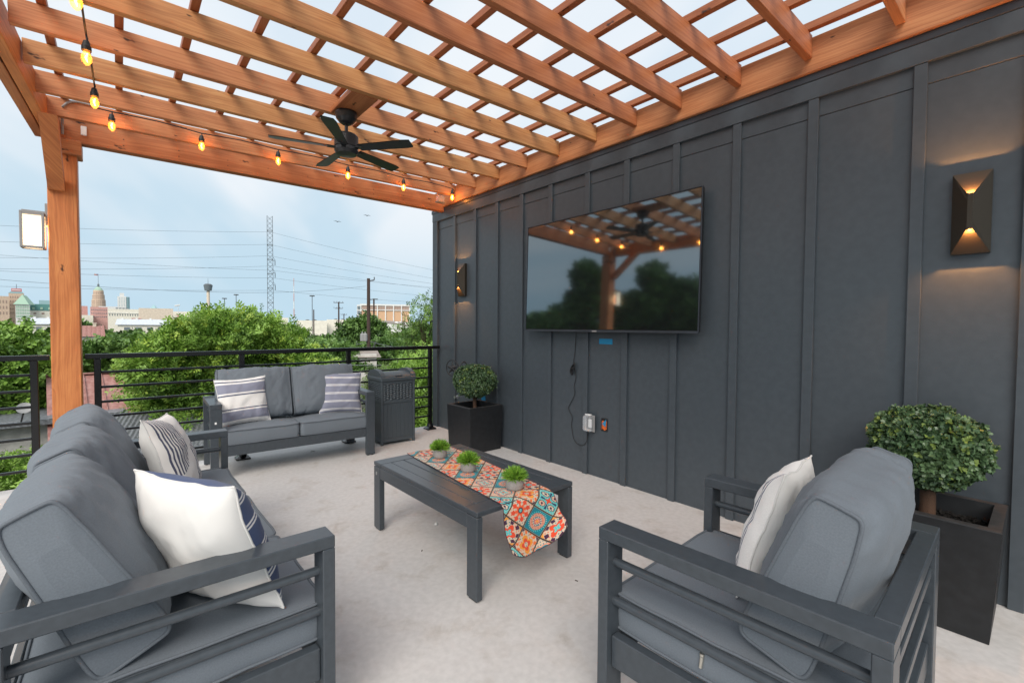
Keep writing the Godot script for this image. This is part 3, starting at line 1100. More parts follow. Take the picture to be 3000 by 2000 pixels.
func wrap_cushion(parent: Node, called: String, w: float, h: float, t_end: float, t_mid: float, sd: int, at: Vector3, rot: Vector3) -> void:
	# fabric wrapped over front, top and back, with a piped gusset at each end; x = width, y = up, z = front
	var f := FastNoiseLite.new()
	f.seed = sd
	f.frequency = 1.0
	f.fractal_octaves = 3
	var m := 80
	var cols := 60
	var pts := []
	for i in cols + 1:
		var u := sin(PI / 2 * (2.0 * i / cols - 1.0))
		var full := 1.0 - pow(absf(u), 2.4)
		var row := []
		for k in m:
			var a := TAU * k / m
			var c := cos(a)
			var s := sin(a)
			var ex := lerpf(0.24, 0.6, pow(full, 0.6))
			var y := h / 2 * signf(s) * pow(absf(s), ex) * (1.0 + 0.05 * full)
			var q := clampf(y / h + 0.5, 0.0, 1.0)
			var th := lerpf(t_end * lerpf(1.12, 0.72, q), t_mid * lerpf(1.0, 0.92, q), full)
			var z := th / 2 * signf(c) * pow(absf(c), ex)
			var out := Vector3(0, y / (h * 0.5), z / (th * 0.5)).normalized()
			# soft folds: along the width near the top, fanning from the gussets
			var fold := 0.013 * w * f.get_noise_3d(u * 2.2, y * 13.0 + absf(u) * 2.0, signf(z) * 3.0) * (0.5 + 0.5 * absf(u))
			fold += 0.007 * w * f.get_noise_3d(u * 5.0, y * 7.0, 5.0 + signf(z))
			fold += 0.012 * f.get_noise_3d(u * 1.5, y * 3.0, 11.0 + signf(z))
			var cr := f.get_noise_3d(u * 2.4 + y * 1.5, y * 5.0 - absf(u) * 3.0, 21.0 + signf(z) * 2.0)
			fold -= 0.0035 * w * exp(-pow(cr / 0.045, 2.0)) * smoothstep(0.15, 0.8, absf(u) + 0.9 * absf(y) / h)
			row.append(Vector3(u * w / 2, y, z) + out * fold * (0.25 + 0.75 * minf(1.0, full * 3.0)))
		pts.append(row)
	var g := Geo.new()
	g.grid(pts, [], true, true)
	for e in [0, cols]:
		var c := Vector3.ZERO
		for p in pts[e]:
			c += p
		c /= m
		var o := Vector3(-1 if e == 0 else 1, 0, 0)
		var ring2 := []
		for k in m:
			ring2.append(c + (pts[e][k] - c) * 0.55 + o * 0.012)
		for k in m:
			var k2 := (k + 1) % m
			g.quad(pts[e][k], pts[e][k2], ring2[k2], ring2[k], o)
			g.quad(c + o * 0.014, ring2[k], ring2[k2], c + o * 0.014, o)
	var cu := part(parent, called, g, M.cushion, at, rot)
	for e in [0, cols]:
		var loop := PackedVector3Array()
		for k in m:
			loop.append(pts[e][k])
		var pg := Geo.new()
		pg.tube(loop, 0.0055, 7, true)
		part(cu, "piping", pg, M.piping)


func seating(called: String, label: String, category: String, at: Vector3, turn: float, width: float, depth: float, seats: int, lean: float, sd: int) -> Node3D:
	var s := thing(called, label, category, at, turn)
	var aw := 0.088
	var ah := 0.645
	for side in [-1.0, 1.0]:
		var x: float = side * (width / 2 - aw / 2)
		part(s, "armrest", one(Vector3(x, ah - 0.02, 0), Vector3(aw, 0.04, depth), 0.003), M.frame)
		for z in [depth / 2 - 0.019, -depth / 2 + 0.019]:
			var leg := part(s, "leg", one(Vector3(x, (ah - 0.04) / 2 + 0.004, z), Vector3(aw, ah - 0.048, 0.038), 0.003), M.frame)
			part(leg, "foot", boxes([[Vector3(x - 0.022, 0.004, z), Vector3(0.022, 0.008, 0.02)], [Vector3(x + 0.022, 0.004, z), Vector3(0.022, 0.008, 0.02)]], 0.001), M.black_plastic)
		for y in [0.526, 0.394]:
			var g := Geo.new()
			g.tube(PackedVector3Array([Vector3(x, y, -depth / 2 + 0.036), Vector3(x, y, depth / 2 - 0.036)]), 0.0145, 14)
			part(s, "side_bar", g, M.frame)
		part(s, "side_apron", one(Vector3(x, 0.23, 0), Vector3(0.036, 0.105, depth - 0.078), 0.003), M.frame)
	var iw := width - aw * 2
	part(s, "front_apron", one(Vector3(0, 0.238, depth / 2 - 0.03), Vector3(iw, 0.09, 0.036), 0.003), M.frame)
	part(s, "rear_apron", one(Vector3(0, 0.238, -depth / 2 + 0.03), Vector3(iw, 0.09, 0.036), 0.003), M.frame)
	part(s, "back_rail", one(Vector3(0, ah - 0.02, -depth / 2 + 0.025), Vector3(iw, 0.04, 0.05), 0.003), M.frame)
	for y in [0.52, 0.40]:
		part(s, "back_bar", one(Vector3(0, y, -depth / 2 + 0.02), Vector3(iw, 0.03, 0.02), 0.003), M.frame)
	for k in 5:
		part(s, "seat_slat", one(Vector3(0, 0.275, -depth / 2 + 0.12 + k * (depth - 0.22) / 4.0), Vector3(iw, 0.012, 0.05), 0.002), M.frame)
	var sw := (width - 0.126) / seats
	var cw := (width - 0.15) / seats
	for k in seats:
		var x := (k + 0.5 - seats / 2.0) * cw
		puff(s, "seat_cushion", sw - 0.006, depth - 0.05, 0.115, 0.022, 0.006, sd + k, 0.004, Vector3((k + 0.5 - seats / 2.0) * sw, 0.349, 0.012), Vector3.ZERO, 1)
		var l := deg_to_rad(lean)
		var ch := 0.47
		var c := Vector3(x + rng.randf_range(-0.004, 0.004), 0.435 + cos(l) * ch / 2, -depth / 2 + 0.265 - sin(l) * ch / 2)
		wrap_cushion(s, "back_cushion", cw - 0.03, ch, 0.165, 0.27, sd + 20 + k, c, Vector3(-lean, 0, rng.randf_range(-1.2, 1.2)))
	return s


func make_seating() -> void:
	var s := seating("sofa", "three seat grey outdoor sofa with charcoal metal frame beside the railing post", "sofa", Vector3(0.135, 0, -2.44), 90.0, 1.98, 0.75, 3, 25.0, 100)
	s = seating("loveseat", "two seat grey outdoor loveseat set against the far railing", "loveseat", Vector3(1.275, 0, -4.775), -2.2, 1.41, 0.625, 2, 14.0, 140)
	part(s, "tag", one(Vector3(-0.665, 0.49, 0.3145), Vector3(0.014, 0.018, 0.002), 0.0), M.white_plastic)
	s = seating("armchair", "grey cushioned armchair with charcoal metal frame beside the larger planter", "armchair", Vector3(1.642, 0, -0.585), 180.0 + 1.6, 0.855, 0.765, 1, 18.0, 170)
	var g := Geo.new()
	g.tube(PackedVector3Array([Vector3(0, 0, 0), Vector3(0, -0.034, 0.004)]), 0.006, 8)
	g.lathe([Vector2(0, 0.004), Vector2(0.007, 0.004), Vector2(0.007, -0.004), Vector2(0, -0.004)], 10, Vector3(0, 0.006, 0))
	part(s, "zipper_pull", g, M.zip, Vector3(0.372, 0.356, 0.05))


# ------------------------------------------------------------------ throw pillows
func stripe_tex(bg: Color, bands: Array) -> ImageTexture:
	# bands: [from, to, colour] across v
	var im := Image.create(256, 256, false, Image.FORMAT_RGB8)
	var f := FastNoiseLite.new()
	f.frequency = 0.35
	for y in 256:
		var c := bg
		for b in bands:
			if y / 255.0 >= b[0] and y / 255.0 <= b[1]:
				c = b[2]
		for x in 256:
			im.set_pixel(x, y, c * (1.0 + 0.05 * f.get_noise_2d(x, y * 3.0)))
	return ImageTexture.create_from_image(im)


func arc_tex() -> ImageTexture:
	# half discs filled with fine stripes
	var im := Image.create(512, 512, false, Image.FORMAT_RGB8)
	var bg := Color(0.90, 0.885, 0.87)
	var ink := Color(0.30, 0.31, 0.40)
	for y in 512:
		for x in 512:
			var u := x / 511.0
			var q := y / 511.0
			var c := bg
			var d1 := Vector2(u - 0.03, q - 0.27).length()
			var d2 := Vector2(u - 0.97, q - 0.76).length()
			if d1 < 0.44 and u > 0.03 and fmod(u * 24.0, 1.0) < 0.45 + 0.2 * u:
				c = ink
			if d2 < 0.44 and fmod(u * 24.0, 1.0) < 0.45 + 0.25 * (1.0 - u):
				c = ink
			im.set_pixel(x, y, c)
	return ImageTexture.create_from_image(im)


func cloth(key: String, c: Color, tex: Texture2D = null) -> StandardMaterial3D:
	var m := StandardMaterial3D.new()
	m.resource_name = key
	m.albedo_color = c
	m.albedo_texture = tex
	m.roughness = 0.9
	m.rim_enabled = true
	m.rim = 0.2
	M[key] = m
	return m


func pillow(label: String, at: Vector3, rot: Vector3, size: float, thick: float, front: Material, back: Material, sd: int, height := 0.0) -> Node3D:
	var o := thing("throw_pillow", label, "pillow", at, 0.0, "striped throw pillows")
	o.rotation_degrees = rot
	var f := FastNoiseLite.new()
	f.seed = sd
	f.frequency = 1.0
	f.fractal_octaves = 3
	var h := height if height > 0.0 else size
	var m := 28
	var edge := PackedVector3Array()
	for side in [1.0, -1.0]:
		var pts := []
		var uvs := []
		for k in m + 1:
			var row := []
			var uv := []
			for i in m + 1:
				var u := sin(PI / 2 * (2.0 * i / m - 1.0))
				var q := sin(PI / 2 * (2.0 * k / m - 1.0))
				var x := size / 2 * u * (1.0 - 0.075 * (1.0 - q * q) * absf(u))
				var y := h / 2 * q * (1.0 - 0.075 * (1.0 - u * u) * absf(q))
				var fall := pow(maxf(0.0, (1.0 - pow(absf(u), 3.2)) * (1.0 - pow(absf(q), 3.2))), 0.62)
				var crease := 0.010 * f.get_noise_3d(u * 2.0, q * 2.0, side * 4.0) * fall
				crease += 0.0035 * f.get_noise_3d(u * 6.0, q * 6.0, side * 9.0) * (0.3 + fall)
				var z: float = side * (thick / 2 * fall) + crease * side
				var bend := 0.008 * f.get_noise_2d(u * 1.4 + 20.0, q * 1.4)
				row.append(Vector3(x, y, z + bend))
				uv.append(Vector2(0.5 + u * 0.5 * (1.0 if side > 0 else -1.0), 0.5 - q * 0.5))
			pts.append(row)
			uvs.append(uv)
		var g := Geo.new()
		g.grid(pts, uvs, side < 0.0)
		part(o, "front_cover" if side > 0 else "back_cover", g, front if side > 0 else back)
		if side > 0:
			for i in m:
				edge.append(pts[0][i])
			for k in m:
				edge.append(pts[k][m])
			for i in m:
				edge.append(pts[m][m - i])
			for k in m:
				edge.append(pts[m - k][0])
	var pg := Geo.new()
	pg.tube(edge, 0.0032, 6, true)
	part(o, "seam", pg, back)
	return o


func make_pillows() -> void:
	var navy := Color(0.30, 0.33, 0.43)
	var grey_violet := Color(0.55, 0.56, 0.63)
	var white := Color(0.92, 0.91, 0.90)
	var plain := cloth("linen_white", Color(0.85, 0.845, 0.835))
	var b := []
	for k in 5:
		var v := 0.1 + k * 0.2
		b.append([v, v + 0.014, white])
		b.append([v + 0.028, v + 0.042, white])
	var blue := cloth("navy_stripe", Color(1, 1, 1), stripe_tex(Color(0.27, 0.33, 0.47), b))
	var gs := cloth("grey_stripe", Color(1, 1, 1), stripe_tex(grey_violet, b))
	var wide := cloth("band_stripe", Color(1, 1, 1), stripe_tex(white, [[0.05, 0.075, navy], [0.12, 0.32, grey_violet], [0.36, 0.385, navy], [0.66, 0.685, navy], [0.72, 0.92, grey_violet]]))
	var arcs := cloth("arc_stripe", Color(1, 1, 1), arc_tex())
	var thin := cloth("thin_stripe", Color(1, 1, 1), stripe_tex(white, [[0.1, 0.112, navy], [0.128, 0.14, navy], [0.86, 0.872, navy], [0.888, 0.9, navy]]))
	var near := pillow("cream throw pillow with navy striped front at the sofa's camera end", Vector3(0.205, 0.63, -1.715), Vector3.ZERO, 0.46, 0.20, blue, plain, 1)
	var pz := Vector3(0.835, 0.348, -0.426).normalized()
	var py := Vector3(-0.318, 0.937, 0.142)
	py = (py - pz * py.dot(pz)).normalized()
	near.basis = Basis(py.cross(pz), py, pz)
	pillow("white pillow with fine striped half discs at the sofa's far end", Vector3(0.20, 0.62, -2.93), Vector3(-20, 76, -6), 0.46, 0.16, arcs, plain, 2)
	pillow("white pillow with wide grey violet bands on the loveseat", Vector3(0.845, 0.625, -4.74), Vector3(-14, 6, 2), 0.42, 0.13, wide, plain, 3)
	pillow("grey violet pillow with double white lines on the loveseat", Vector3(1.735, 0.62, -4.745), Vector3(-13, -7, -3), 0.42, 0.13, gs, plain, 4)
	pillow("white pillow with two thin navy lines on the armchair", Vector3(1.75, 0.63, -0.60), Vector3(-16, 186, 94), 0.44, 0.15, thin, plain, 5)


# ------------------------------------------------------------------ coffee table and what stands on it
func tile_color(kind: int, x: float, y: float) -> Color:
	var teal := Color(0.03, 0.47, 0.53)
	var aqua := Color(0.33, 0.72, 0.72)
	var cream := Color(0.80, 0.72, 0.63)
	var plum := Color(0.26, 0.13, 0.25)
	var red := Color(0.86, 0.29, 0.17)
	var gold := Color(0.90, 0.58, 0.20)
	var brown := Color(0.24, 0.17, 0.14)
	var e := maxf(absf(x), absf(y))
	if e > 0.955:
		return brown
	if e > 0.925:
		return Color(0.66, 0.6, 0.52)
	var r := Vector2(x, y).length()
	var a := atan2(y, x)
	var c := cream
	match kind:
		0:
			c = teal
			if r < 0.70:
				c = Color(0.75, 0.36, 0.27) if fmod(r * 9.0 + 0.5 * cos(a * 16.0), 1.0) > 0.45 else cream
			if r < 0.42:
				c = Color(0.2, 0.42, 0.5) if cos(a * 12.0) > 0.1 else cream
			if r < 0.24:
				c = red if cos(a * 8.0) > -0.2 else cream
			if r < 0.1:
				c = gold
			elif r > 0.74 and r < 0.85 and cos(a * 28.0) > 0.3:
				c = aqua
		1:
			var star := absf(cos(a * 2.0))
			if r < 0.28 + 0.42 * star:
				c = red
			if r < 0.14 + 0.2 * star:
				c = aqua
			if r > 0.72 and fmod(a * 8.0 / PI + 8.0, 2.0) > 1.0 and r < 1.05:
				c = plum
			if r > 1.08:
				c = gold
		2:
			if r < 0.82 + 0.12 * cos(a * 8.0):
				c = red
			if r < 0.6 + 0.12 * cos(a * 8.0 + PI):
				c = cream
			if r < 0.46 + 0.1 * cos(a * 8.0):
				c = Color(0.9, 0.36, 0.18)
			if r < 0.24:
				c = plum
			if r < 0.15:
				c = aqua
		3:
			c = aqua
			for k in 4:
				var q := Vector2.from_angle(PI / 4 + k * PI / 2) * 0.66
				var d := Vector2(x, y) - q
				var dl := d.length()
				if dl < 0.3 + 0.06 * cos(atan2(d.y, d.x) * 2.0):
					c = plum
				if dl < 0.25 + 0.05 * cos(atan2(d.y, d.x) * 2.0):
					c = cream
				if dl < 0.1:
					c = plum
			if absf(fmod(a * 2.0 / PI + 4.0, 1.0) - 0.5) > 0.42 and r > 0.25 and r < 0.8:
				c = Color(0.16, 0.2, 0.36)
			if r < 0.22 + 0.08 * cos(a * 4.0):
				c = red
		4:
			var k := absf(r - (0.5 + 0.24 * absf(cos(a * 2.0))))
			if k < 0.05:
				c = teal
			elif k > 0.1 and k < 0.15:
				c = red
			if r < 0.3 + 0.1 * cos(a * 4.0):
				c = aqua
			if r < 0.13:
				c = red
		5:
			if r < 0.4 + 0.34 * absf(sin(a * 2.0)):
				c = gold
			if r < 0.26 + 0.24 * absf(sin(a * 2.0)):
				c = red
			if r < 0.2:
				c = cream
			if r > 0.8 and cos(a * 12.0) > 0.2:
				c = Color(0.88, 0.42, 0.2)
			if r > 1.12:
				c = plum
	if c == cream and sin(x * 19.0) * sin(y * 19.0) > 0.6:
		c = teal if x * y > 0.0 else red
	if c == aqua and sin(x * 23.0) * sin(y * 23.0) > 0.7:
		c = cream
	return c


func runner_tex() -> ImageTexture:
	var n := 160
	var im := Image.create(n * 4, n * 3, false, Image.FORMAT_RGB8)
	var order := [[0, 1, 3, 2], [5, 4, 0, 1], [3, 2, 4, 5]]
	for y in n * 3:
		for x in n * 4:
			var kind: int = order[y / n][x / n]
			im.set_pixel(x, y, tile_color(kind, ((x % n) + 0.5) / n * 2.0 - 1.0, ((y % n) + 0.5) / n * 2.0 - 1.0))
	return ImageTexture.create_from_image(im)


func make_table() -> void:
	var t := thing("coffee_table", "low charcoal slatted coffee table in the middle of the terrace", "table", Vector3(1.589, 0, -2.27), 1.0)
	var hx := 0.339
	var hz := 0.552
	var top := 0.436
	for s in [-1.0, 1.0]:
		part(t, "end_board", one(Vector3(0, top - 0.0125, s * (hz - 0.05)), Vector3(hx * 2, 0.025, 0.1), 0.003), M.frame)
		part(t, "side_apron", one(Vector3(s * (hx - 0.0125), top - 0.062, 0), Vector3(0.023, 0.072, hz * 2 - 0.17), 0.002), M.frame)
		part(t, "side_board", one(Vector3(s * (hx - 0.034), top - 0.0125, 0), Vector3(0.066, 0.025, hz * 2 - 0.203), 0.003), M.frame)
		for e in [-1.0, 1.0]:
			var leg := part(t, "leg", one(Vector3(s * (hx - 0.017), (top - 0.029) / 2 + 0.004, e * (hz - 0.042)), Vector3(0.034, top - 0.036, 0.083), 0.003), M.frame)
			part(leg, "foot", one(Vector3(s * (hx - 0.017), 0.004, e * (hz - 0.042)), Vector3(0.024, 0.008, 0.06), 0.001), M.black_plastic)
	for k in 6:
		var w := (hx * 2 - 0.136) / 6.0
		part(t, "slat", one(Vector3(-hx + 0.068 + w * (k + 0.5), top - 0.0125, 0), Vector3(w - 0.006, 0.023, hz * 2 - 0.206), 0.003), M.frame)
	part(t, "bolt_cap", one(Vector3(-hx - 0.001, 0.365, -hz + 0.04), Vector3(0.004, 0.02, 0.012), 0.001), M.grey_box)

	# patterned runner: lies along the table and falls over its near end
	var m := cloth("patchwork", Color(1, 1, 1), runner_tex())
	var edge := cloth("runner_hem", Color(0.27, 0.15, 0.2))
	var r := thing("table_runner", "patchwork tile patterned table runner draped over the coffee table end", "table runner", Vector3.ZERO)
	var pts := []
	var uvs := []
	var under := []
	var tile := 0.128
	var steps := 46
	var cols := 16
	var flat := 1.11
	var drop := 0.30
	for k in steps + 1:
		var q := float(k) / steps
		var dist := q * (flat + drop)
		var row := []
		var uv := []
		var low := []
		for i in cols + 1:
			var s := float(i) / cols
			var x := lerpf(1.485, 1.408, minf(dist / flat, 1.0)) + 0.335 * s
			var z := -2.83 + dist
			var y := top + 0.003 + 0.0012 * sin(x * 40.0 + z * 13.0)
			if k == 0:
				y += 0.004 * absf(s - 0.5)
			if dist > flat:
				var o := dist - flat
				var b := minf(o / 0.025, 1.0)
				z = -2.83 + flat + 0.02 * sin(b * PI / 2) + 0.16 * pow(o / drop, 1.6) * (0.35 + 0.65 * s) * 0.55
				y = top + 0.003 - maxf(0.0, o - 0.012) * (0.94 - 0.05 * s) - 0.004 * b
				x += 0.035 * sin(o * 11.0) * (s - 0.3) + 0.02 * (o / drop)
				z += 0.018 * sin(s * 7.0 + 1.0) * o / drop
				# curled corner
				var cut := 0.10 * pow(absf(s - 0.42) * 1.7, 2.4) * smoothstep(0.4, 1.0, o / drop)
				y += cut
			row.append(Vector3(x, y, z))
			low.append(Vector3(x, y - 0.0014, z - (0.0014 if dist > flat else 0.0)))
			var a := dist
			var c := 0.335 * s
			uv.append(Vector2((a + c) * 0.7071 / (tile * 4.0) + 0.11, (a - c) * 0.7071 / (tile * 3.0) + 0.2))
		pts.append(row)
		uvs.append(uv)
		under.append(low)
	var g := Geo.new()
	g.grid(pts, uvs, false)
	part(r, "printed_face", g, m)
	g = Geo.new()
	g.grid(under, [], true)
	part(r, "lining", g, edge)
	g = Geo.new()
	var hem := PackedVector3Array()
	for k in steps + 1:
		hem.append(pts[k][0])
	for i in range(1, cols + 1):
		hem.append(pts[steps][i])
	for k in range(1, steps + 1):
		hem.append(pts[steps - k][cols])
	g.tube(hem, 0.0018, 5, false)
	part(r, "hem", g, edge)

	var where := [Vector3(1.605, top + 0.0065, -2.60), Vector3(1.582, top + 0.0065, -2.243), Vector3(1.600, top + 0.0065, -1.838)]
	var words := ["potted grass tuft on the runner, the one toward the bin", "potted grass tuft in the middle of the table runner", "potted grass tuft on the runner, the one toward the armchair"]
	for k in 3:
		grass_pot(where[k], words[k], 60 + k, [0.045, 0.047, 0.049][k])


func grass_pot(at: Vector3, label: String, sd: int, rad: float) -> void:
	var o := thing("potted_grass", label, "potted plant", at, sd * 40.0, "potted grass tufts on the runner")
	var g := Geo.new()
	g.lathe([Vector2(0, 0), Vector2(rad * 0.84, 0), Vector2(rad * 0.95, 0.008), Vector2(rad * 1.02, 0.026), Vector2(rad * 0.98, 0.05), Vector2(rad * 0.94, 0.058), Vector2(rad * 0.84, 0.058), Vector2(rad * 0.84, 0.045), Vector2(0, 0.045)], 26, Vector3.ZERO, Basis.IDENTITY, false)
	part(o, "pot", g, M.pot)
	var r := RandomNumberGenerator.new()
	r.seed = sd
	var blade := Geo.new()
	blade.tri(Vector3(-0.0022, 0, 0), Vector3(0.0022, 0, 0), Vector3(0.002, 0.45, 0.05), Vector3(0, 0, 1), Vector3(0, 0, 1), Vector3(0, 0, 1))
	blade = Geo.new()
	var pr := [Vector3(0, 0, 0), Vector3(0, 0.017, 0.002), Vector3(0, 0.034, 0.006), Vector3(0, 0.046, 0.012)]
	var wd := [0.0018, 0.0022, 0.0016, 0.0001]
	var rows := []
	for k in 4:
		rows.append([pr[k] - Vector3(wd[k], 0, 0), pr[k] + Vector3(wd[k], 0, 0)])
	blade.grid(rows, [])
	var mm := MultiMesh.new()
	mm.transform_format = MultiMesh.TRANSFORM_3D
	mm.use_colors = true
	mm.mesh = blade.mesh()
	mm.instance_count = 900
	for k in 900:
		var d := Vector3(r.randfn(), absf(r.randfn()) * 1.1 + 0.15, r.randfn()).normalized()
		var x := d.cross(Vector3(r.randfn(), r.randfn(), r.randfn())).normalized()
		var b := Basis(x, d, x.cross(d)).scaled_local(Vector3.ONE * r.randf_range(0.8, 1.25))
		mm.set_instance_transform(k, Transform3D(b, Vector3(0, 0.052, 0) + d * rad * 0.5 * Vector3(1.1, 0.8, 1.1)))
		mm.set_instance_color(k, Color(0.10, 0.25, 0.02).lerp(Color(0.26, 0.46, 0.05), r.randf()))
	var mi := MultiMeshInstance3D.new()
	mi.name = "grass"
	mi.multimesh = mm
	mi.material_override = M.grass_blade
	mi.set_meta("kind", "stuff")
	o.add_child(mi)


# ------------------------------------------------------------------ planters and bin
func leaf_tuft(count: int, size: float, wide: float, sd: int, spread := 0.6) -> ArrayMesh:
	var r := RandomNumberGenerator.new()
	r.seed = sd
	var g := Geo.new()
	for k in count:
		var a := TAU * k / count + r.randf_range(-0.4, 0.4)
		var d := Vector3(cos(a) * spread, r.randf_range(0.35, 1.0), sin(a) * spread).normalized()
		var x := d.cross(Vector3.UP if absf(d.y) < 0.9 else Vector3.RIGHT).normalized()
		var nn := x.cross(d)
		var s := size * r.randf_range(0.75, 1.2)
		var root := Vector3(0, r.randf_range(-0.5, 0.3) * size, 0)
		var p0 := root
		var tip := root + d * s - nn * s * 0.06
		var l := root + d * s * 0.5 - x * s * wide + nn * s * 0.08
		var q := root + d * s * 0.5 + x * s * wide + nn * s * 0.08
		var l2 := root + d * s * 0.85 - x * s * wide * 0.7 + nn * s * 0.04
		var q2 := root + d * s * 0.85 + x * s * wide * 0.7 + nn * s * 0.04
		g.tri(p0, q, l, nn, nn, nn)
		g.tri(l, q, q2, nn, nn, nn)
		g.tri(l, q2, l2, nn, nn, nn)
		g.tri(l2, q2, tip, nn, nn, nn)
	return g.mesh()


func scatter(parent: Node, called: String, shape: Mesh, m: Material, where: Array, scales: Vector2, c0: Color, c1: Color, sd: int, odd: Color = Color(0, 0, 0), odd_share := 0.0, clump := 0.6) -> void:
	# where: [point, outward direction]
	var r := RandomNumberGenerator.new()
	r.seed = sd
	var mm := MultiMesh.new()
	mm.transform_format = MultiMesh.TRANSFORM_3D
	mm.use_colors = true
	mm.mesh = shape
	mm.instance_count = where.size()
	var tone := FastNoiseLite.new()
	tone.seed = sd
	tone.frequency = clump
	tone.fractal_octaves = 2
	for k in where.size():
		var d: Vector3 = (where[k][1] + Vector3(r.randfn(), r.randfn(), r.randfn()) * 0.55).normalized()
		var x := d.cross(Vector3(r.randfn(), r.randfn(), r.randfn())).normalized()
		var b := Basis(x, d, x.cross(d)).scaled_local(Vector3.ONE * r.randf_range(scales.x, scales.y))
		mm.set_instance_transform(k, Transform3D(b, where[k][0]))
		var at: Vector3 = where[k][0]
		var c := c0.lerp(c1, clampf(0.5 * r.randf() + 0.5 * (0.5 + 1.1 * tone.get_noise_3dv(at)), 0.0, 1.0))
		if r.randf() < odd_share:
			c = odd * r.randf_range(0.75, 1.1)
		mm.set_instance_color(k, c)
	var mi := MultiMeshInstance3D.new()
	mi.name = called
	mi.multimesh = mm
	mi.material_override = m
	mi.set_meta("kind", "stuff")
	parent.add_child(mi, true)


func topiary(label: String, at: Vector3, crown: Vector3, radii: Vector3, trunk_r: float, count: int, leaf: float, sd: int, tip: float) -> void:
	var o := thing("topiary", label, "topiary", at, 0.0, "ball topiaries in black planters")
	var g := Geo.new()
	g.tube(PackedVector3Array([Vector3(0, 0.0, 0), Vector3(0.003, 0.06, 0.002), Vector3(-0.002, crown.y - radii.y * 0.5, 0), Vector3(0, crown.y, 0)]), [trunk_r * 1.1, trunk_r, trunk_r * 0.95, trunk_r * 0.5], 10)
	part(o, "trunk", g, M.topiary_trunk)
	var r := RandomNumberGenerator.new()
	r.seed = sd
	var f := FastNoiseLite.new()
	f.seed = sd
	f.frequency = 1.3
	var where := []
	for k in count:
		var d := Vector3(r.randfn(), r.randfn(), r.randfn()).normalized()
		var s := 1.0 + 0.13 * f.get_noise_3dv(d * 1.6)
		var deep := 1.0 - 0.22 * pow(r.randf(), 1.6)
		if r.randf() < 0.03:
			deep = r.randf_range(1.0, 1.1)
		var p := d * radii * s * deep
		p.y += -tip * maxf(0.0, -d.y)
		where.append([crown + p, (d + Vector3(0, 0.25, 0)).normalized()])
	scatter(o, "crown", leaf_tuft(6, leaf, 0.32, sd, 0.8), M.leaf_box, where, Vector2(0.8, 1.25), Color(0.04, 0.085, 0.04), Color(0.115, 0.19, 0.08), sd + 1, Color(0.19, 0.27, 0.06), 0.08, 9.0)
	# twig core that the leaves grow from
	g = Geo.new()
	for k in 26:
		var d := Vector3(r.randfn(), r.randfn() * 0.8 + 0.2, r.randfn()).normalized()
		var a := crown + Vector3(0, -radii.y * 0.35, 0)
		g.tube(PackedVector3Array([a, a.lerp(crown + d * radii * 0.8, 0.5) + Vector3(0, 0.01, 0), crown + d * radii * 0.85]), [0.006, 0.004, 0.002], 5)
	part(o, "branches", g, M.topiary_trunk)


func planter(label: String, at: Vector3, top_w: float, bot_w: float, h: float, wall: float) -> void:
	var o := thing("planter", label, "planter", at, 0.0, "square black planters")
	var g := Geo.new()
	var a := top_w / 2
	var b := bot_w / 2
	for k in 4:
		var t := Basis(Vector3.UP, k * PI / 2)
		g.quad(t * Vector3(-b, 0.0, b), t * Vector3(b, 0.0, b), t * Vector3(a, h - 0.004, a), t * Vector3(-a, h - 0.004, a), t * Vector3(0, 0, 1))
		g.quad(t * Vector3(-a + wall, h, a - wall), t * Vector3(a - wall, h, a - wall), t * Vector3(b - wall, h * 0.5, b - wall), t * Vector3(-b + wall, h * 0.5, b - wall), t * Vector3(0, 0, -1))
		g.quad(t * Vector3(-a, h - 0.004, a), t * Vector3(a, h - 0.004, a), t * Vector3(a - 0.004, h, a - 0.004), t * Vector3(-a + 0.004, h, a - 0.004), t * Vector3(0, 1, 1))
	g.quad(Vector3(-b, 0, -b), Vector3(b, 0, -b), Vector3(b, 0, b), Vector3(-b, 0, b), Vector3.DOWN)
	part(o, "box", g, M.planter)
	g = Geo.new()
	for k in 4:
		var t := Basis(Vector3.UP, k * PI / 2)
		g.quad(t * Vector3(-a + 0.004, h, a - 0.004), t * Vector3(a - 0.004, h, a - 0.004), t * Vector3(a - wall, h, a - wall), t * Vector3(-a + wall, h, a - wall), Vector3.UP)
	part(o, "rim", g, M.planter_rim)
	g = Geo.new()
	var r := RandomNumberGenerator.new()
	r.seed = int(top_w * 1000)
	var my := h - 0.085
	g.quad(Vector3(-a + wall, my, -a + wall), Vector3(a - wall, my, -a + wall), Vector3(a - wall, my, a - wall), Vector3(-a + wall, my, a - wall), Vector3.UP)
	for k in 420:
		var c := Vector3(r.randf_range(-a + wall + 0.02, a - wall - 0.02), my + r.randf_range(0.0, 0.014), r.randf_range(-a + wall + 0.02, a - wall - 0.02))
		g.box(c, Vector3(r.randf_range(0.02, 0.05), 0.004, r.randf_range(0.004, 0.01)), 0.0, Basis.from_euler(Vector3(r.randf_range(-0.5, 0.5), r.randf() * TAU, r.randf_range(-0.5, 0.5))))
	var mu := part(o, "mulch", g, M.mulch)
	mu.set_meta("kind", "stuff")


